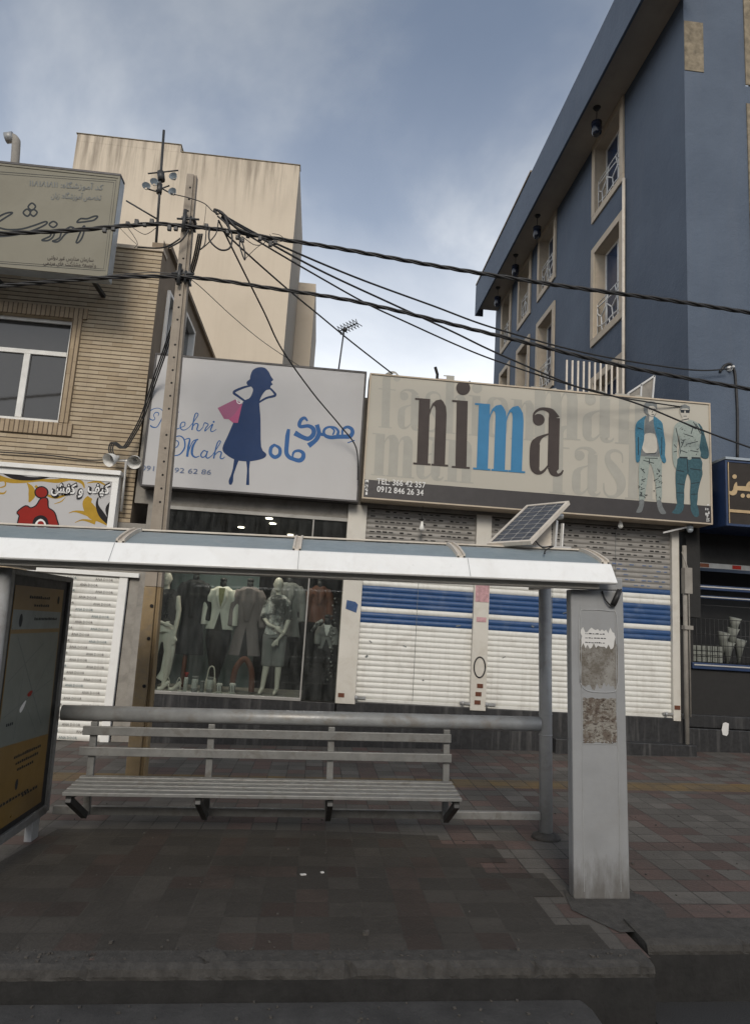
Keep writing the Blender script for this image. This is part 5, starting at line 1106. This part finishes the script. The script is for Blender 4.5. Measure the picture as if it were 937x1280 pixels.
def hand(mb, w, d, k=1.0):                        # palm, four fingers, thumb
    w, d = Vector(w), Vector(d).normalized(); s = d.cross(Vector((0, 1, 0))).normalized()
    mb.tube([w, w+d*.04, w+d*.08], [.024*k, .036*k, .034*k], 8, 0, .5)
    for i, L in enumerate((.060, .072, .068, .052)):
        a = w+d*.075+s*(i-1.5)*.017*k; mb.tube([a, a+d*L*.5, a+d*L+Vector((0, .012, 0))], [.009, .0085, .006], 6)
    a = w+d*.03+s*.03*k; mb.tube([a, a+d*.03+s*.02, a+d*.06+s*.024], [.011, .010, .007], 6)
# left mannequin: white trousers, black sequin top
x, y = -2.33, YD
mq = thing('mannequin', 'mannequin in white flared trousers and black sequin top at the left end of the window', 'mannequin', (x, y, ZF), 'display mannequins')
mb = MB(); face(mb, (x-.02, y, ZF+1.66)); mb.tube([(x-.02, y, ZF+1.60), (x-.01, y, ZF+1.48)], [.045, .05], 10)
mb.tube([(x, y, ZF+1.48), (x, y, ZF+1.40), (x+.01, y, ZF+1.22), (x+.02, y, ZF+1.08), (x+.02, y, ZF+.95)], [.09, .165, .145, .115, .155], 14, 0, .62, fdir=(0, 1, 0))
mb.tube([(x-.15, y, ZF+1.40), (x-.22, y, ZF+1.22), (x-.20, y-.02, ZF+1.07), (x-.10, y-.13, ZF+1.02), (x+.03, y-.15, ZF+.98)], [.05, .042, .036, .030, .024], 8); hand(mb, (x+.03, y-.15, ZF+.98), (1, -.1, -.3))
mb.tube([(x+.16, y, ZF+1.40), (x+.21, y, ZF+1.18), (x+.20, y-.03, ZF+.95), (x+.19, y-.05, ZF+.80)], [.05, .042, .034, .024], 8); hand(mb, (x+.19, y-.05, ZF+.80), (0, -.1, -1))
mb.tube([(x-.09, y, ZF+.9), (x-.14, y, ZF+.5), (x-.13, y, ZF+.06)], [.09, .06, .04], 10); mb.tube([(x+.10, y, ZF+.9), (x+.13, y, ZF+.5), (x+.10, y, ZF+.06)], [.09, .06, .04], 10)
for s in (-.13, .10): mb.tube([(x+s, y+.04, ZF+.05), (x+s, y-.08, ZF+.03), (x+s, y-.15, ZF+.02)], [.035, .035, .02], 8)
o = mb.build('body', 'mannequin', mq); melt(o, .011)
mb = MB(); mb.tube([(x, y, ZF+1.02), (x-.005, y, ZF+.93), (x, y, ZF+.84)], [.135, .178, .185], 16, 0, .66, fdir=(0, 1, 0))
mb.tube([(x-.085, y, ZF+.90), (x-.125, y, ZF+.5), (x-.15, y, ZF+.25), (x-.165, y, ZF+.07)], [.115, .088, .085, .10], 14, 0, .8); mb.tube([(x+.095, y, ZF+.90), (x+.13, y+.02, ZF+.55), (x+.10, y+.03, ZF+.25), (x+.05, y+.03, ZF+.12)], [.115, .085, .08, .09], 14, 0, .8)
o = mb.build('trousers', 'off_white', mq); melt(o, .012)
mb = MB(); mb.tube([(x-.005, y, ZF+1.50), (x, y, ZF+1.43), (x+.005, y, ZF+1.25), (x+.015, y, ZF+1.08), (x, y, ZF+.98)], [.10, .182, .165, .145, .185], 18, 0, .68, fdir=(0, 1, 0)); o = mb.build('top', 'black_sequins', mq); melt(o, .012)
# right mannequin: grey outfit with silver sequins
x = -0.62
mq = thing('mannequin', 'mannequin in grey cropped trousers and glittering silver top right of the mauve coat', 'mannequin', (x, y, ZF), 'display mannequins')
mb = MB(); face(mb, (x-.01, y, ZF+1.68)); mb.tube([(x, y, ZF+1.62), (x+.01, y, ZF+1.50)], [.045, .05], 10)
mb.tube([(x+.01, y, ZF+1.50), (x+.01, y, ZF+1.42), (x, y, ZF+1.2), (x-.01, y, ZF+1.05), (x, y, ZF+.92)], [.09, .155, .14, .115, .15], 14, 0, .62, fdir=(0, 1, 0))
mb.tube([(x-.15, y, ZF+1.40), (x-.19, y-.02, ZF+1.15), (x-.10, y-.14, ZF+1.05), (x+.0, y-.17, ZF+1.02)], [.048, .042, .032, .024], 8); hand(mb, (x, y-.17, ZF+1.02), (.8, -.1, -.5))
mb.tube([(x+.16, y, ZF+1.40), (x+.19, y-.02, ZF+1.15), (x+.14, y-.12, ZF+.95), (x+.06, y-.17, ZF+.84)], [.048, .042, .032, .024], 8); hand(mb, (x+.06, y-.17, ZF+.84), (-.5, -.1, -.7))
mb.tube([(x-.08, y, ZF+.9), (x-.09, y, ZF+.48), (x-.13, y, ZF+.08)], [.09, .058, .036], 10); mb.tube([(x+.09, y, ZF+.9), (x+.09, y, ZF+.48), (x+.09, y, ZF+.08)], [.09, .058, .036], 10)
for s in (-.13, .09): mb.tube([(x+s, y+.04, ZF+.08), (x+s-.02, y-.08, ZF+.04), (x+s-.03, y-.15, ZF+.02)], [.034, .034, .02], 8)
o = mb.build('body', 'mannequin', mq); melt(o, .011)
mb = MB(); mb.tube([(x, y, ZF+1.0), (x, y, ZF+.85)], [.14, .175], 14, 0, .66, fdir=(0, 1, 0)); mb.tube([(x-.085, y, ZF+.90), (x-.095, y, ZF+.42)], [.105, .085], 14, 0, .85); mb.tube([(x+.09, y, ZF+.90), (x+.09, y, ZF+.42)], [.105, .085], 14, 0, .85); o = mb.build('trousers', 'grey_cloth', mq); melt(o, .012)
mb = MB(); mb.tube([(x+.01, y, ZF+1.52), (x+.01, y, ZF+1.45), (x, y, ZF+1.2), (x-.01, y, ZF+1.05), (x, y, ZF+.90)], [.09, .175, .16, .14, .185], 18, 0, .68, fdir=(0, 1, 0))
mb.tube([(x-.15, y, ZF+1.42), (x-.20, y-.02, ZF+1.14)], [.062, .06], 10); mb.tube([(x+.16, y, ZF+1.42), (x+.20, y-.02, ZF+1.14)], [.062, .06], 10); o = mb.build('top', 'sequins', mq); melt(o, .012)
# jackets on busts
def jacket(name, label, x, zs, top, bot, halfw, m, y=YD+.12, sleeve=True, flare=1.1, inner=None, neck='black'):
    t = thing(name, label, 'jacket' if top-bot < .9 else 'coat', (x, y, bot))
    mb = MB(); h = top-bot
    mb.tube([(x, y, top+.01), (x, y, top-.05), (x, y, top-.3*h), (x, y, top-.55*h), (x, y, bot)], [halfw*.45, halfw*.86, halfw*.84, halfw*.78, halfw*flare], 20, 0, .5, fdir=(0, 1, 0))
    # front edges: a dark opening between two lapels is real cloth folded back
    for s in (-1, 1):
        mb.tube([(x+s*.05, y-halfw*.36, top-.02), (x+s*.06, y-halfw*.47, top-.22*h), (x+s*.014, y-halfw*.46, top-.5*h)], [.028, .045, .012], 8, 0, .35)
        if sleeve: mb.tube([(x+s*halfw*.70, y, top-.06), (x+s*halfw*.95, y-.01, top-.16), (x+s*halfw*1.10, y-.01, top-.3*h-.08), (x+s*halfw*1.16, y-.05, max(bot+.06, top-.62))], [.065, .075, .064, .052], 12)
    o = mb.build('shell', m, t); melt(o, .011)
    mb = MB(); mb.tube([(x, y, top+.10), (x, y, top-.02)], [.045, .055], 12); mb.sphere((x, y, top+.11), .055, 0, 12, 8, (1, 1, .7)); mb.build('neck_stand', neck, t)
    if inner:
        mb = MB(); mb.fill([(x-.05, y-halfw*.50, top-.02), (x+.05, y-halfw*.50, top-.02), (x+.035, y-halfw*.56, top-.28*h), (x, y-halfw*.55, top-.5*h), (x-.035, y-halfw*.56, top-.28*h)]); mb.fill([(x, y-halfw*.54, top-.58*h), (x+.07, y-halfw*.60, bot-.02), (x-.07, y-halfw*.60, bot-.02)], 1); mb.build('shirt_front', [inner, 'black_cloth'], t)
    return t
jacket('blazer', 'white blazer with olive scarf on a black bust', -1.50, 0, 2.22, 1.56, .20, 'off_white', inner='olive_cloth')
mb = MB(); mb.tube([(-1.50, YD+.12, 1.58), (-1.50, YD+.12, 1.40), (-1.50, YD+.12, ZF)], [.19, .20, .02], 14, 0, .55, fdir=(0, 1, 0)); solo(mb, 'bust_skirt', 'black_cloth', 'black skirt below the white blazer', 'skirt', (-1.5, YD+.12, ZF))
jacket('long_coat', 'long mauve grey open coat on a black bust', -1.08, 0, 2.24, 1.18, .21, 'mauve_cloth', inner='mauve_cloth', flare=1.2)
jacket('long_coat', 'black coat hanging dark between white trousers and white blazer', -1.93, 0, 2.30, 1.15, .21, 'black_cloth')
jacket('jacket', 'dark grey jacket hanging behind the silver mannequin', -0.48, 0, 2.36, 1.50, .22, 'grey_cloth', y=YD+.38)
jacket('blouse', 'small pale grey blouse hanging at the right of the window', 0.18, 0, 1.75, 1.35, .12, 'grey_cloth', y=YD+.2, inner='white_print')
jacket('cardigan', 'dark red brown cardigan hanging at the right end behind the glass', 0.02, 0, 2.35, 1.75, .17, 'orange_cloth', y=YD+.55)
mb = MB(); mb.tube([(-.06, YD+.05, 1.62), (.02, YD, 1.74), (.10, YD-.02, 1.80)], [.02, .035, .025], 8); solo(mb, 'silver_clutch', 'sequins', 'silver clutch bag shining beside the glass divider', 'bag', (0, YD, 1.62))
mb = MB()
for k in range(24): mb.sphere((0.27+.03*math.sin(k*2.1), YD+.1, 2.15-.055*k), .016, 0, 6, 4)
solo(mb, 'bead_garland', 'sequins', 'glinting bead garland hanging at the right end of the window', 'garland', (.27, YD+.1, .8))
mb = MB(); mb.tube(cm([(-1.20, YD-.1, .66), (-1.17, YD-.08, .98), (-1.05, YD-.05, 1.14), (-.93, YD-.08, .98), (-.90, YD-.1, .66)], 6), .045, 10); solo(mb, 'rust_scarf', 'orange_cloth', 'rust scarf draped in an arch under the mauve coat', 'scarf', (-1.05, YD-.1, ZF))
mb = MB(); mb.tube([(-1.98, YD+.1, .66), (-1.97, YD+.1, 1.2)], .035, 8); solo(mb, 'scarf_roll', 'orange_cloth', 'narrow rust scarf hanging upright beside the black coat', 'scarf', (-1.98, YD+.1, ZF))
# row of little goods on a white tray
mb = MB(); mb.box(-1.95, -1.10, YD-.42, YD-.30, ZF, ZF+.022); solo(mb, 'tray', 'jar', 'low white tray holding the row of pots in the shop window', 'tray', (-1.5, YD-.36, ZF), bevel=.004)
labs = ('slim white bottle with a red cap on the tray', 'fat white pot with dark lid next to the red capped bottle', 'short dark pot between two fat white pots', 'fat white pot right of the short dark pot', 'patterned white cup on a saucer in mid tray', 'patterned white cup leaning at the right end of the tray')
for i, (dx, w_, h, kind) in enumerate(((-1.84, .030, .20, 'b'), (-1.71, .046, .19, 'j'), (-1.60, .032, .13, 'd'), (-1.49, .046, .19, 'j'), (-1.35, .044, .14, 'c'), (-1.16, .046, .15, 'c'))):
    x, yy, z = dx, YD-.36, ZF+.022; t = thing({'b': 'bottle', 'j': 'pot', 'd': 'pot', 'c': 'cup'}[kind], labs[i], {'b': 'bottle', 'j': 'pot', 'd': 'pot', 'c': 'cup'}[kind], (x, yy, z), 'small goods on the window tray')
    mb = MB(); mb.tube([(x, yy, z), (x, yy, z+h*.9), (x, yy, z+h)], [w_, w_, w_*.85], 14); mb.build('body', 'jar' if kind != 'd' else 'grey_cloth', t)
    mb = MB()
    if kind == 'b': mb.tube([(x, yy, z+h), (x, yy, z+h+.07)], [.018, .03], 10); mb.build('cap', 'red_print', t)
    elif kind == 'c':
        for q in range(6): a = .5+q*.9; mb.tube([(x+w_*1.02*math.cos(a), yy-w_*1.02*math.sin(a), z+.03), (x+w_*1.02*math.cos(a+.2), yy-w_*1.02*math.sin(a+.2), z+h*.8)], .005, 5)
        mb.build('pattern', 'black', t)
    else: mb.tube([(x, yy, z+h), (x, yy, z+h+.03)], w_*1.04, 14); mb.tube([(x, yy, z+.0), (x, yy, z+.05)], w_*1.03, 14); mb.build('lid', 'grey_cloth', t)
t = thing('handbag', 'cream handbag with arched handles standing behind the pots', 'handbag', (-1.52, YD-.1, ZF))
mb = MB(); mb.prism([(-1.62, ZF), (-1.42, ZF), (-1.45, ZF+.2), (-1.59, ZF+.2)], YD-.15, YD-.05, axis='y'); mb.build('body', 'mannequin', t, .01)
mb = MB(); mb.tube(cm([(-1.58, YD-.12, ZF+.18), (-1.56, YD-.12, ZF+.34), (-1.52, YD-.12, ZF+.38), (-1.48, YD-.12, ZF+.34), (-1.46, YD-.12, ZF+.18)], 6), .011, 6); mb.build('handle', 'mannequin', t)
for i, (x, lab) in enumerate(((-2.20, 'beige high heeled shoe at the foot of the white trousers'), (-2.03, 'beige high heeled shoe beside the first one, further right'))):
    mb = MB(); yy = YD-.22; mb.tube(cm([(x-.07, yy, ZF+.02), (x-.01, yy, ZF+.03), (x+.05, yy, ZF+.09), (x+.09, yy, ZF+.13)], 5), [.03]*16, 8, 0, .7); mb.tube([(x+.085, yy, ZF+.12), (x+.095, yy, ZF)], [.012, .007], 6); mb.tube(cm([(x+.02, yy, ZF+.08), (x+.06, yy, ZF+.2), (x+.1, yy, ZF+.13)], 5), .006, 5)
    solo(mb, 'shoe', 'mannequin', lab, 'shoe', (x, yy, ZF))

# ------------------------------------------------------------------ small things on the fronts
def hang_bulb(x, z0, z1, lab):
    t = thing('hanging_bulb', lab, 'light bulb', (x, 9.95, z0)); mb = MB(); mb.tube([(x, 9.95, z0), (x, 9.95, z1+.05)], .005, 5); mb.build('flex', 'cable', t)
    mb = MB(); mb.tube([(x, 9.95, z1+.06), (x, 9.95, z1+.02), (x, 9.95, z1-.05), (x, 9.95, z1-.08)], [.018, .022, .042, .02], 10); mb.build('bulb', 'bulb_white', t)
hang_bulb(1.475, 3.60, 3.30, 'white bulb on a long flex under the left half of the cream sign'); hang_bulb(4.57, 3.60, 3.56, 'white bulb on a short flex under the right half of the cream sign')
t = thing('security_camera', 'small dome camera on an arm under the right end of the cream sign', 'camera', (5.66, 9.9, 3.52))
mb = MB(); mb.bar((5.25, 9.95, 3.46), (5.62, 9.9, 3.57), .025, .025); mb.build('arm', 'alu', t); mb = MB(); mb.tube([(5.66, 9.9, 3.60), (5.66, 9.9, 3.54)], .05, 14); mb.sphere((5.66, 9.9, 3.53), .048, 0, 12, 8); mb.build('dome', 'sign_edge', t)
t = thing('horn_lamps', 'pair of round white dish lamps on a short bar at the brick corner', 'lamps', (-2.98, 10.0, 3.95))
for s, x in ((-1, -3.14), (1, -2.82)):
    mb = MB(); c = Vector((x, 9.92, 3.95)); d = Vector((.25*s-.15, -.8, -.45)).normalized()
    mb.tube([c+d*.10, c+d*.06, c, c-d*.05, c-d*.08], [.100, .094, .078, .05, .02], 20, caps=False); mb.tube([c-d*.03, c-d*.11], [.03, .03], 10); mb.build('dish', 'white_paint', t)
    mb = MB(); mb.sphere(c+d*.01, .028, 0, 10, 8); mb.build('lamp', 'grey_cloth', t)
mb = MB(); mb.tube([(-3.12, 10.03, 3.95), (-2.85, 10.03, 3.96)], .02, 8); mb.tube([(-2.98, 10.03, 3.95), (-2.97, 10.05, 3.2)], .02, 8); mb.tube([(-2.98, 10.03, 3.95), (-2.98, 10.17, 3.95)], .03, 8); mb.build('bar', 'alu', t)
# roof things
t = thing('roof_railing', 'white upright bar railing on the flat roof before the blue wall', 'railing', (4.4, 10.7, 5.3)); a, b_ = ph(708, 450, 10.7), ph(778, 456, 10.7)
mb = MB(); N = 11
for i in range(N): x = a.x+(b_.x-a.x)*i/(N-1); mb.box(x-.014, x+.014, 10.69, 10.715, 5.29, a.z)
mb.build('bars', 'rib_beige', t)
mb = MB(); mb.box(a.x-.03, b_.x+.03, 10.685, 10.72, 5.75, 5.79); mb.box(a.x-.03, b_.x+.03, 10.685, 10.72, 5.32, 5.36); mb.build('rails', 'rib_beige', t)
t = thing('hatch_panel', 'open folding mesh panel leaning on the roof behind the cream sign', 'panel', (5.2, 10.6, 5.3))
mb = MB(); q = [ph(784, 492, 10.6), ph(817, 470, 10.6), ph(811, 500, 10.6), ph(786, 503, 10.6)]; A, Bq, Cq, Dq = q; Cq.z = Dq.z = 5.3
for u, v in ((A, Bq), (Bq, Cq), (Dq, A), (A.lerp(Bq, .5), Dq.lerp(Cq, .5))): mb.bar(u, v, .035, .03)
mb.build('frame', 'alu', t); mb = MB(); mb.prism([(p_.x, p_.z) for p_ in (A, Bq, Cq, Dq)], 10.61, 10.62, axis='y'); mb.build('mesh_sheet', 'grey_render', t)
t = thing('brick_scrap', 'broken bricks with a bent rod on the roof edge above the cream sign', 'rubble', (1.66, 10.3, 5.3))
mb = MB(); mb.box(1.66, 1.80, 10.2, 10.35, 5.28, 5.74); mb.build('brick', 'cardboard', t, .01); mb = MB(); mb.tube([(1.63, 10.2, 5.3), (1.64, 10.2, 5.80), (1.60, 10.2, 5.92)], .025, 6); mb.build('rod', 'dark_hole', t)
mb = MB(); mb.tube([(2.16, 10.2, 5.28), (2.17, 10.2, 5.74)], .012, 5); solo(mb, 'rod', 'dark_hole', 'short thin rod standing on the roof edge above the dotted letter', 'rod', (2.16, 10.2, 5.28))
t = thing('flue_pipe', 'pale hooked flue pipe above the school sign at the left edge', 'pipe', (-6.2, 12, 7.4))
mb = MB(); mb.tube(cm([(-6.22, 12, 7.4), (-6.24, 12, 9.4), (-6.29, 12, 10.25), (-6.33, 12, 10.40), (-6.42, 12, 10.44)], 6), .075, 10); mb.build('pipe', 'grey_render', t); mb = MB(); mb.tube([(-6.36, 12, 10.44), (-6.50, 12, 10.40)], .10, 12); mb.build('cowl', 'steel', t)
for i, (y0, y1) in enumerate(YW):
    y = (y0+y1)/2-.4; x = 5.5; lab = ('nearest and largest of the dark blue lanterns hanging under the eaves', 'second nearest of the dark blue lanterns hanging under the eaves', 'second farthest of the dark blue lanterns hanging under the eaves', 'farthest and smallest of the dark blue lanterns hanging under the eaves')[i]
    t = thing('lantern', lab, 'lantern', (x, y, 13.7), 'lanterns under the eaves')
    mb = MB(); mb.tube([(x, y, 13.70), (x, y, 13.64)], [.09, .05], 10); mb.tube([(x, y, 13.66), (x, y, 13.33)], .009, 5); mb.build('hanger', 'dark_steel', t)
    mb = MB(); mb.tube([(x, y, 13.34), (x, y, 13.32), (x, y, 13.05), (x, y, 12.99)], [.06, .12, .11, .07], 12); mb.build('glass_body', 'lantern_blue', t)
# antennas
t = thing('antenna_mast', 'tall roof mast with small dishes and cross arms beside the pole', 'antenna', (-2.74, 9.9+.4, 7.6))
ym = 10.55; q = lambda x, y: ph(x, y, ym)
mb = MB(); mb.tube([q(195, 308), q(205, 163)], .022, 8); mb.build('mast', 'dark_steel', t)
mb = MB(); mb.tube([q(185, 217), q(223, 213)], .012, 6); mb.tube([q(158, 251), q(197, 274)], .014, 6); mb.tube([q(195, 238), q(212, 232)], .012, 6); mb.tube([q(198, 240), q(184, 236)], .012, 6); mb.tube([q(203, 236), q(216, 243)], .012, 6); mb.tube([q(201, 215), q(202, 226)], .06, 8); mb.tube([q(200, 230), q(199, 242)], .045, 8); mb.build('arms', 'dark_steel', t)
for (x, y) in ((183, 235), (217, 242), (218, 223), (193, 230)):
    c = q(x, y); d = Vector((.25 if x < 200 else -.2, -1, .1)).normalized(); mb = MB(); mb.tube([c+d*.06, c+d*.03, c-d*.02], [.07, .06, .025], 14, caps=False); mb.build('dish', 'sign_edge', t)
t = thing('tv_antenna', 'spiky television aerial on a thin mast over the grey sign', 'antenna', (.1, 11.5, 5.3)); q = lambda x, y: ph(x, y, 11.5)
mb = MB(); mb.tube([q(422, 470), q(430, 412)], .016, 6); mb.build('mast', 'dark_steel', t)
mb = MB(); A, Bq = q(424, 414), q(446, 404); mb.tube([A, Bq], .012, 5)
for i in range(7):
    c = A.lerp(Bq, i/6); mb.tube([c+Vector((-.10, 0, .06)), c+Vector((.10, 0, -.05))], .007, 4); mb.tube([c+Vector((-.03, -.12, .02)), c+Vector((.03, .12, -.01))], .007, 4)
mb.sphere(q(431, 412), .045, 0, 8, 6); mb.build('elements', 'dark_steel', t)
# insulator and conduit on the blue front
t = thing('wall_insulator', 'white cable insulator with a dark conduit running down the blue wall', 'insulator', (6.7, 10.3, 6.39)); q = lambda x, y: ph(x, y, 10.36)
mb = MB(); mb.sphere(q(911, 461), .05, 0, 10, 8); mb.build('insulator', 'white_pvc', t); mb = MB(); mb.tube([q(911, 461), q(911, 461)+Vector((0, -.12, 0))], .02, 6); mb.build('pin', 'alu', t)
mb = MB(); mb.tube(cm([q(899, 465), q(905, 457), q(912, 455), q(917, 463), q(919, 480), q(921, 520), q(921, 575)], 5), .022, 6); mb.build('conduit', 'cable', t)

# ------------------------------------------------------------------ overhead cables
YC = 7.55
def cable(pts, r, label, Y=YC, m='cable', twist=0, cat='cable', group='overhead cables', name='cable'):
    P = [ph(p[0], p[1], p[2] if len(p) > 2 else Y) for p in pts]; P = [Vector(p) for p in cm([tuple(p) for p in P], 14)]
    mb = MB()
    if twist:
        L = 0; prev = P[0]; dense = []
        for a, b in zip(P, P[1:]):
            for j in range(4): dense.append(a.lerp(b, j/4))
        for k in range(twist):
            Q = []; L = 0
            for i, p in enumerate(dense):
                if i: L += (p-dense[i-1]).length
                a = L*9.0+2*math.pi*k/twist; Q.append(p+Vector((0, math.cos(a), math.sin(a)))*r*.95)
            mb.tube(Q, r*.85, 6)
    else: mb.tube(P, r, 6)
    return solo(mb, name, m, label, cat, tuple(P[0]), group)
main_cable = cable([(-900, 340), (-120, 296), (0, 292), (90, 288), (160, 282), (200, 280), (233, 283), (275, 287), (330, 296), (420, 310), (560, 335), (700, 357), (840, 376), (1000, 400), (1500, 470), (2300, 560)], .0155, 'thick twisted black cable crossing highest over the street', twist=3)
cable([(-900, 430), (-120, 372), (0, 358), (90, 350), (160, 346), (224, 346), (270, 350), (330, 359), (450, 378), (620, 419), (780, 458), (940, 487), (1060, 505), (1500, 575), (2300, 680)], .0145, 'twisted black cable sagging below the highest one', twist=3)
cable([(277, 268), (340, 302, 7.9), (440, 345, 8.4), (540, 382, 8.9), (620, 411, 9.3), (740, 443, 9.8), (860, 462, 10.2), (911, 461, 10.25)], .013, 'service wire ending at the white insulator on the blue wall')
cable([(277, 270), (330, 300, 7.8), (400, 338, 8.1), (490, 380, 8.5), (564, 414, 8.8), (620, 441, 9.0), (711, 480, 9.2), (744, 489, 9.3), (800, 506, 9.4), (888, 542, 9.5), (1000, 580, 9.56), (1200, 640, 9.6)], .013, 'service wire crossing in front of the printed men')
cable([(276, 272), (330, 306, 7.8), (400, 347, 8.1), (459, 380, 8.4), (506, 402, 8.6), (570, 431, 8.9), (620, 451, 9.0), (708, 480, 9.3), (770, 496, 9.5), (860, 510, 9.8)], .011, 'service wire just below the one that crosses the printed men')
cable([(275, 285), (310, 318, 7.9), (360, 362, 8.5), (400, 395, 9.1), (440, 428, 9.4), (490, 467, 9.74)], .011, 'wire dropping from the pole to the top left of the cream sign')
cable([(273, 275), (300, 330, 7.8), (330, 390, 8.3), (352, 436, 8.7), (390, 490, 9.2), (425, 532, 9.55), (445, 560, 9.7), (447, 600, 9.75)], .011, 'wire dropping across the grey sign to the gap between signs')
cable([(232, 345), (250, 358, 8), (290, 395, 8.8), (330, 428, 9.5), (375, 458, 10.1)], .005, 'hair thin wire slanting from the pole to the grey sign top', m='cable_grey')
cable([(0, 565, 10.12), (60, 569, 10.12), (110, 575, 10.12), (140, 574, 10.1)], .010, 'grey wire fixed along the bottom of the brick wall', m='cable')
cable([(225, 343), (180, 341, 8), (100, 348, 8.6), (20, 356, 9.0), (-60, 362, 9.1)], .006, 'thin wire running left from the pole under the school sign', m='cable_grey')
# bundle of dark leads from the pole down the brick corner
mb = MB()
for k, dx in enumerate((0, 4, 8)):
    P = [ph(x+dx*.6, y, Y) for x, y, Y in ((248, 292, 7.55), (240, 330, 7.8), (222, 385, 8.6), (205, 435, 9.3), (190, 478, 9.75), (176, 520, 9.9), (163, 545, 9.95), (152, 560, 9.95), (140, 553, 9.95), (136, 562, 9.95), (140, 572, 9.95))]
    mb.tube(cm(P, 6), .011, 5)
solo(mb, 'cable_bundle', 'cable', 'bundle of dark leads from the pole to the dish lamps', 'cables', tuple(ph(248, 292, 7.55)))
wt = thing('wire_tangle', 'tangle of looped wires and loose ends beside the pole top', 'wires', tuple(ph(270, 285, 7.5))); r = random.Random(9)
def loop(pts, rr=.010, Y=7.5): mb = MB(); mb.tube(cm([ph(x, y, Y) for x, y in pts], 6), rr, 5); mb.build('wire', 'cable', wt)
loop([(262, 285), (262, 300), (275, 312), (287, 310), (290, 295), (283, 280), (272, 270)], .011); loop([(272, 268), (268, 262), (278, 266), (283, 275), (288, 290)], .016); loop([(274, 265), (282, 270), (296, 285), (312, 292)], .018); loop([(258, 285), (256, 305), (250, 312), (258, 306), (270, 292), (273, 276)], .007)
loop([(297, 290), (305, 310), (306, 325), (300, 308), (300, 292)], .009); loop([(305, 325), (318, 312), (326, 306)], .004); loop([(302, 295), (318, 306), (330, 304), (332, 296)], .005); loop([(200, 281), (185, 292), (176, 291), (160, 280)], .004); loop([(150, 285), (165, 300), (172, 306)], .003); loop([(158, 282), (168, 296), (172, 305), (168, 310)], .004)
loop([(210, 310), (225, 302), (232, 294), (236, 287)], .010); loop([(172, 309), (200, 310), (215, 305), (232, 293)], .010, 7.8); loop([(337, 293), (346, 302), (355, 300), (350, 294), (340, 292)], .004); loop([(218, 243), (235, 247), (255, 254), (266, 264), (274, 268)], .006); loop([(258, 256), (256, 275), (254, 282)], .003)
for x, y in ((131, 288), (142, 286), (160, 280), (171, 278), (181, 281), (190, 277), (212, 285), (220, 286), (258, 283), (285, 290), (297, 297), (303, 300), (310, 294), (325, 298), (338, 305), (344, 303)):
    c = ph(x, y, 7.55); mb = MB(); mb.obox(c, (.022, 0, 0), (0, .02, 0), (0, 0, r.uniform(.022, .035))); mb.build('tap_connector', 'black', main_cable, .004)

# ------------------------------------------------------------------ the far side of the street, seen only in reflections
oh = thing('opposite_house', 'plain grey terrace across the street behind the viewer', 'building', (0, -15, 0))
mb = MB(); mb.box(-40, 40, -24, -15, -0.5, 8.5); mb.build('wall', 'grey_render', oh)
mb = MB()
for i in range(16):
    for z in (1.0, 4.6): mb.box(-38+i*4.9, -35.6+i*4.9, -15.05, -14.98, z, z+2)
mb.build('windows', 'window_glass', oh)
print('objects', len(bpy.data.objects))
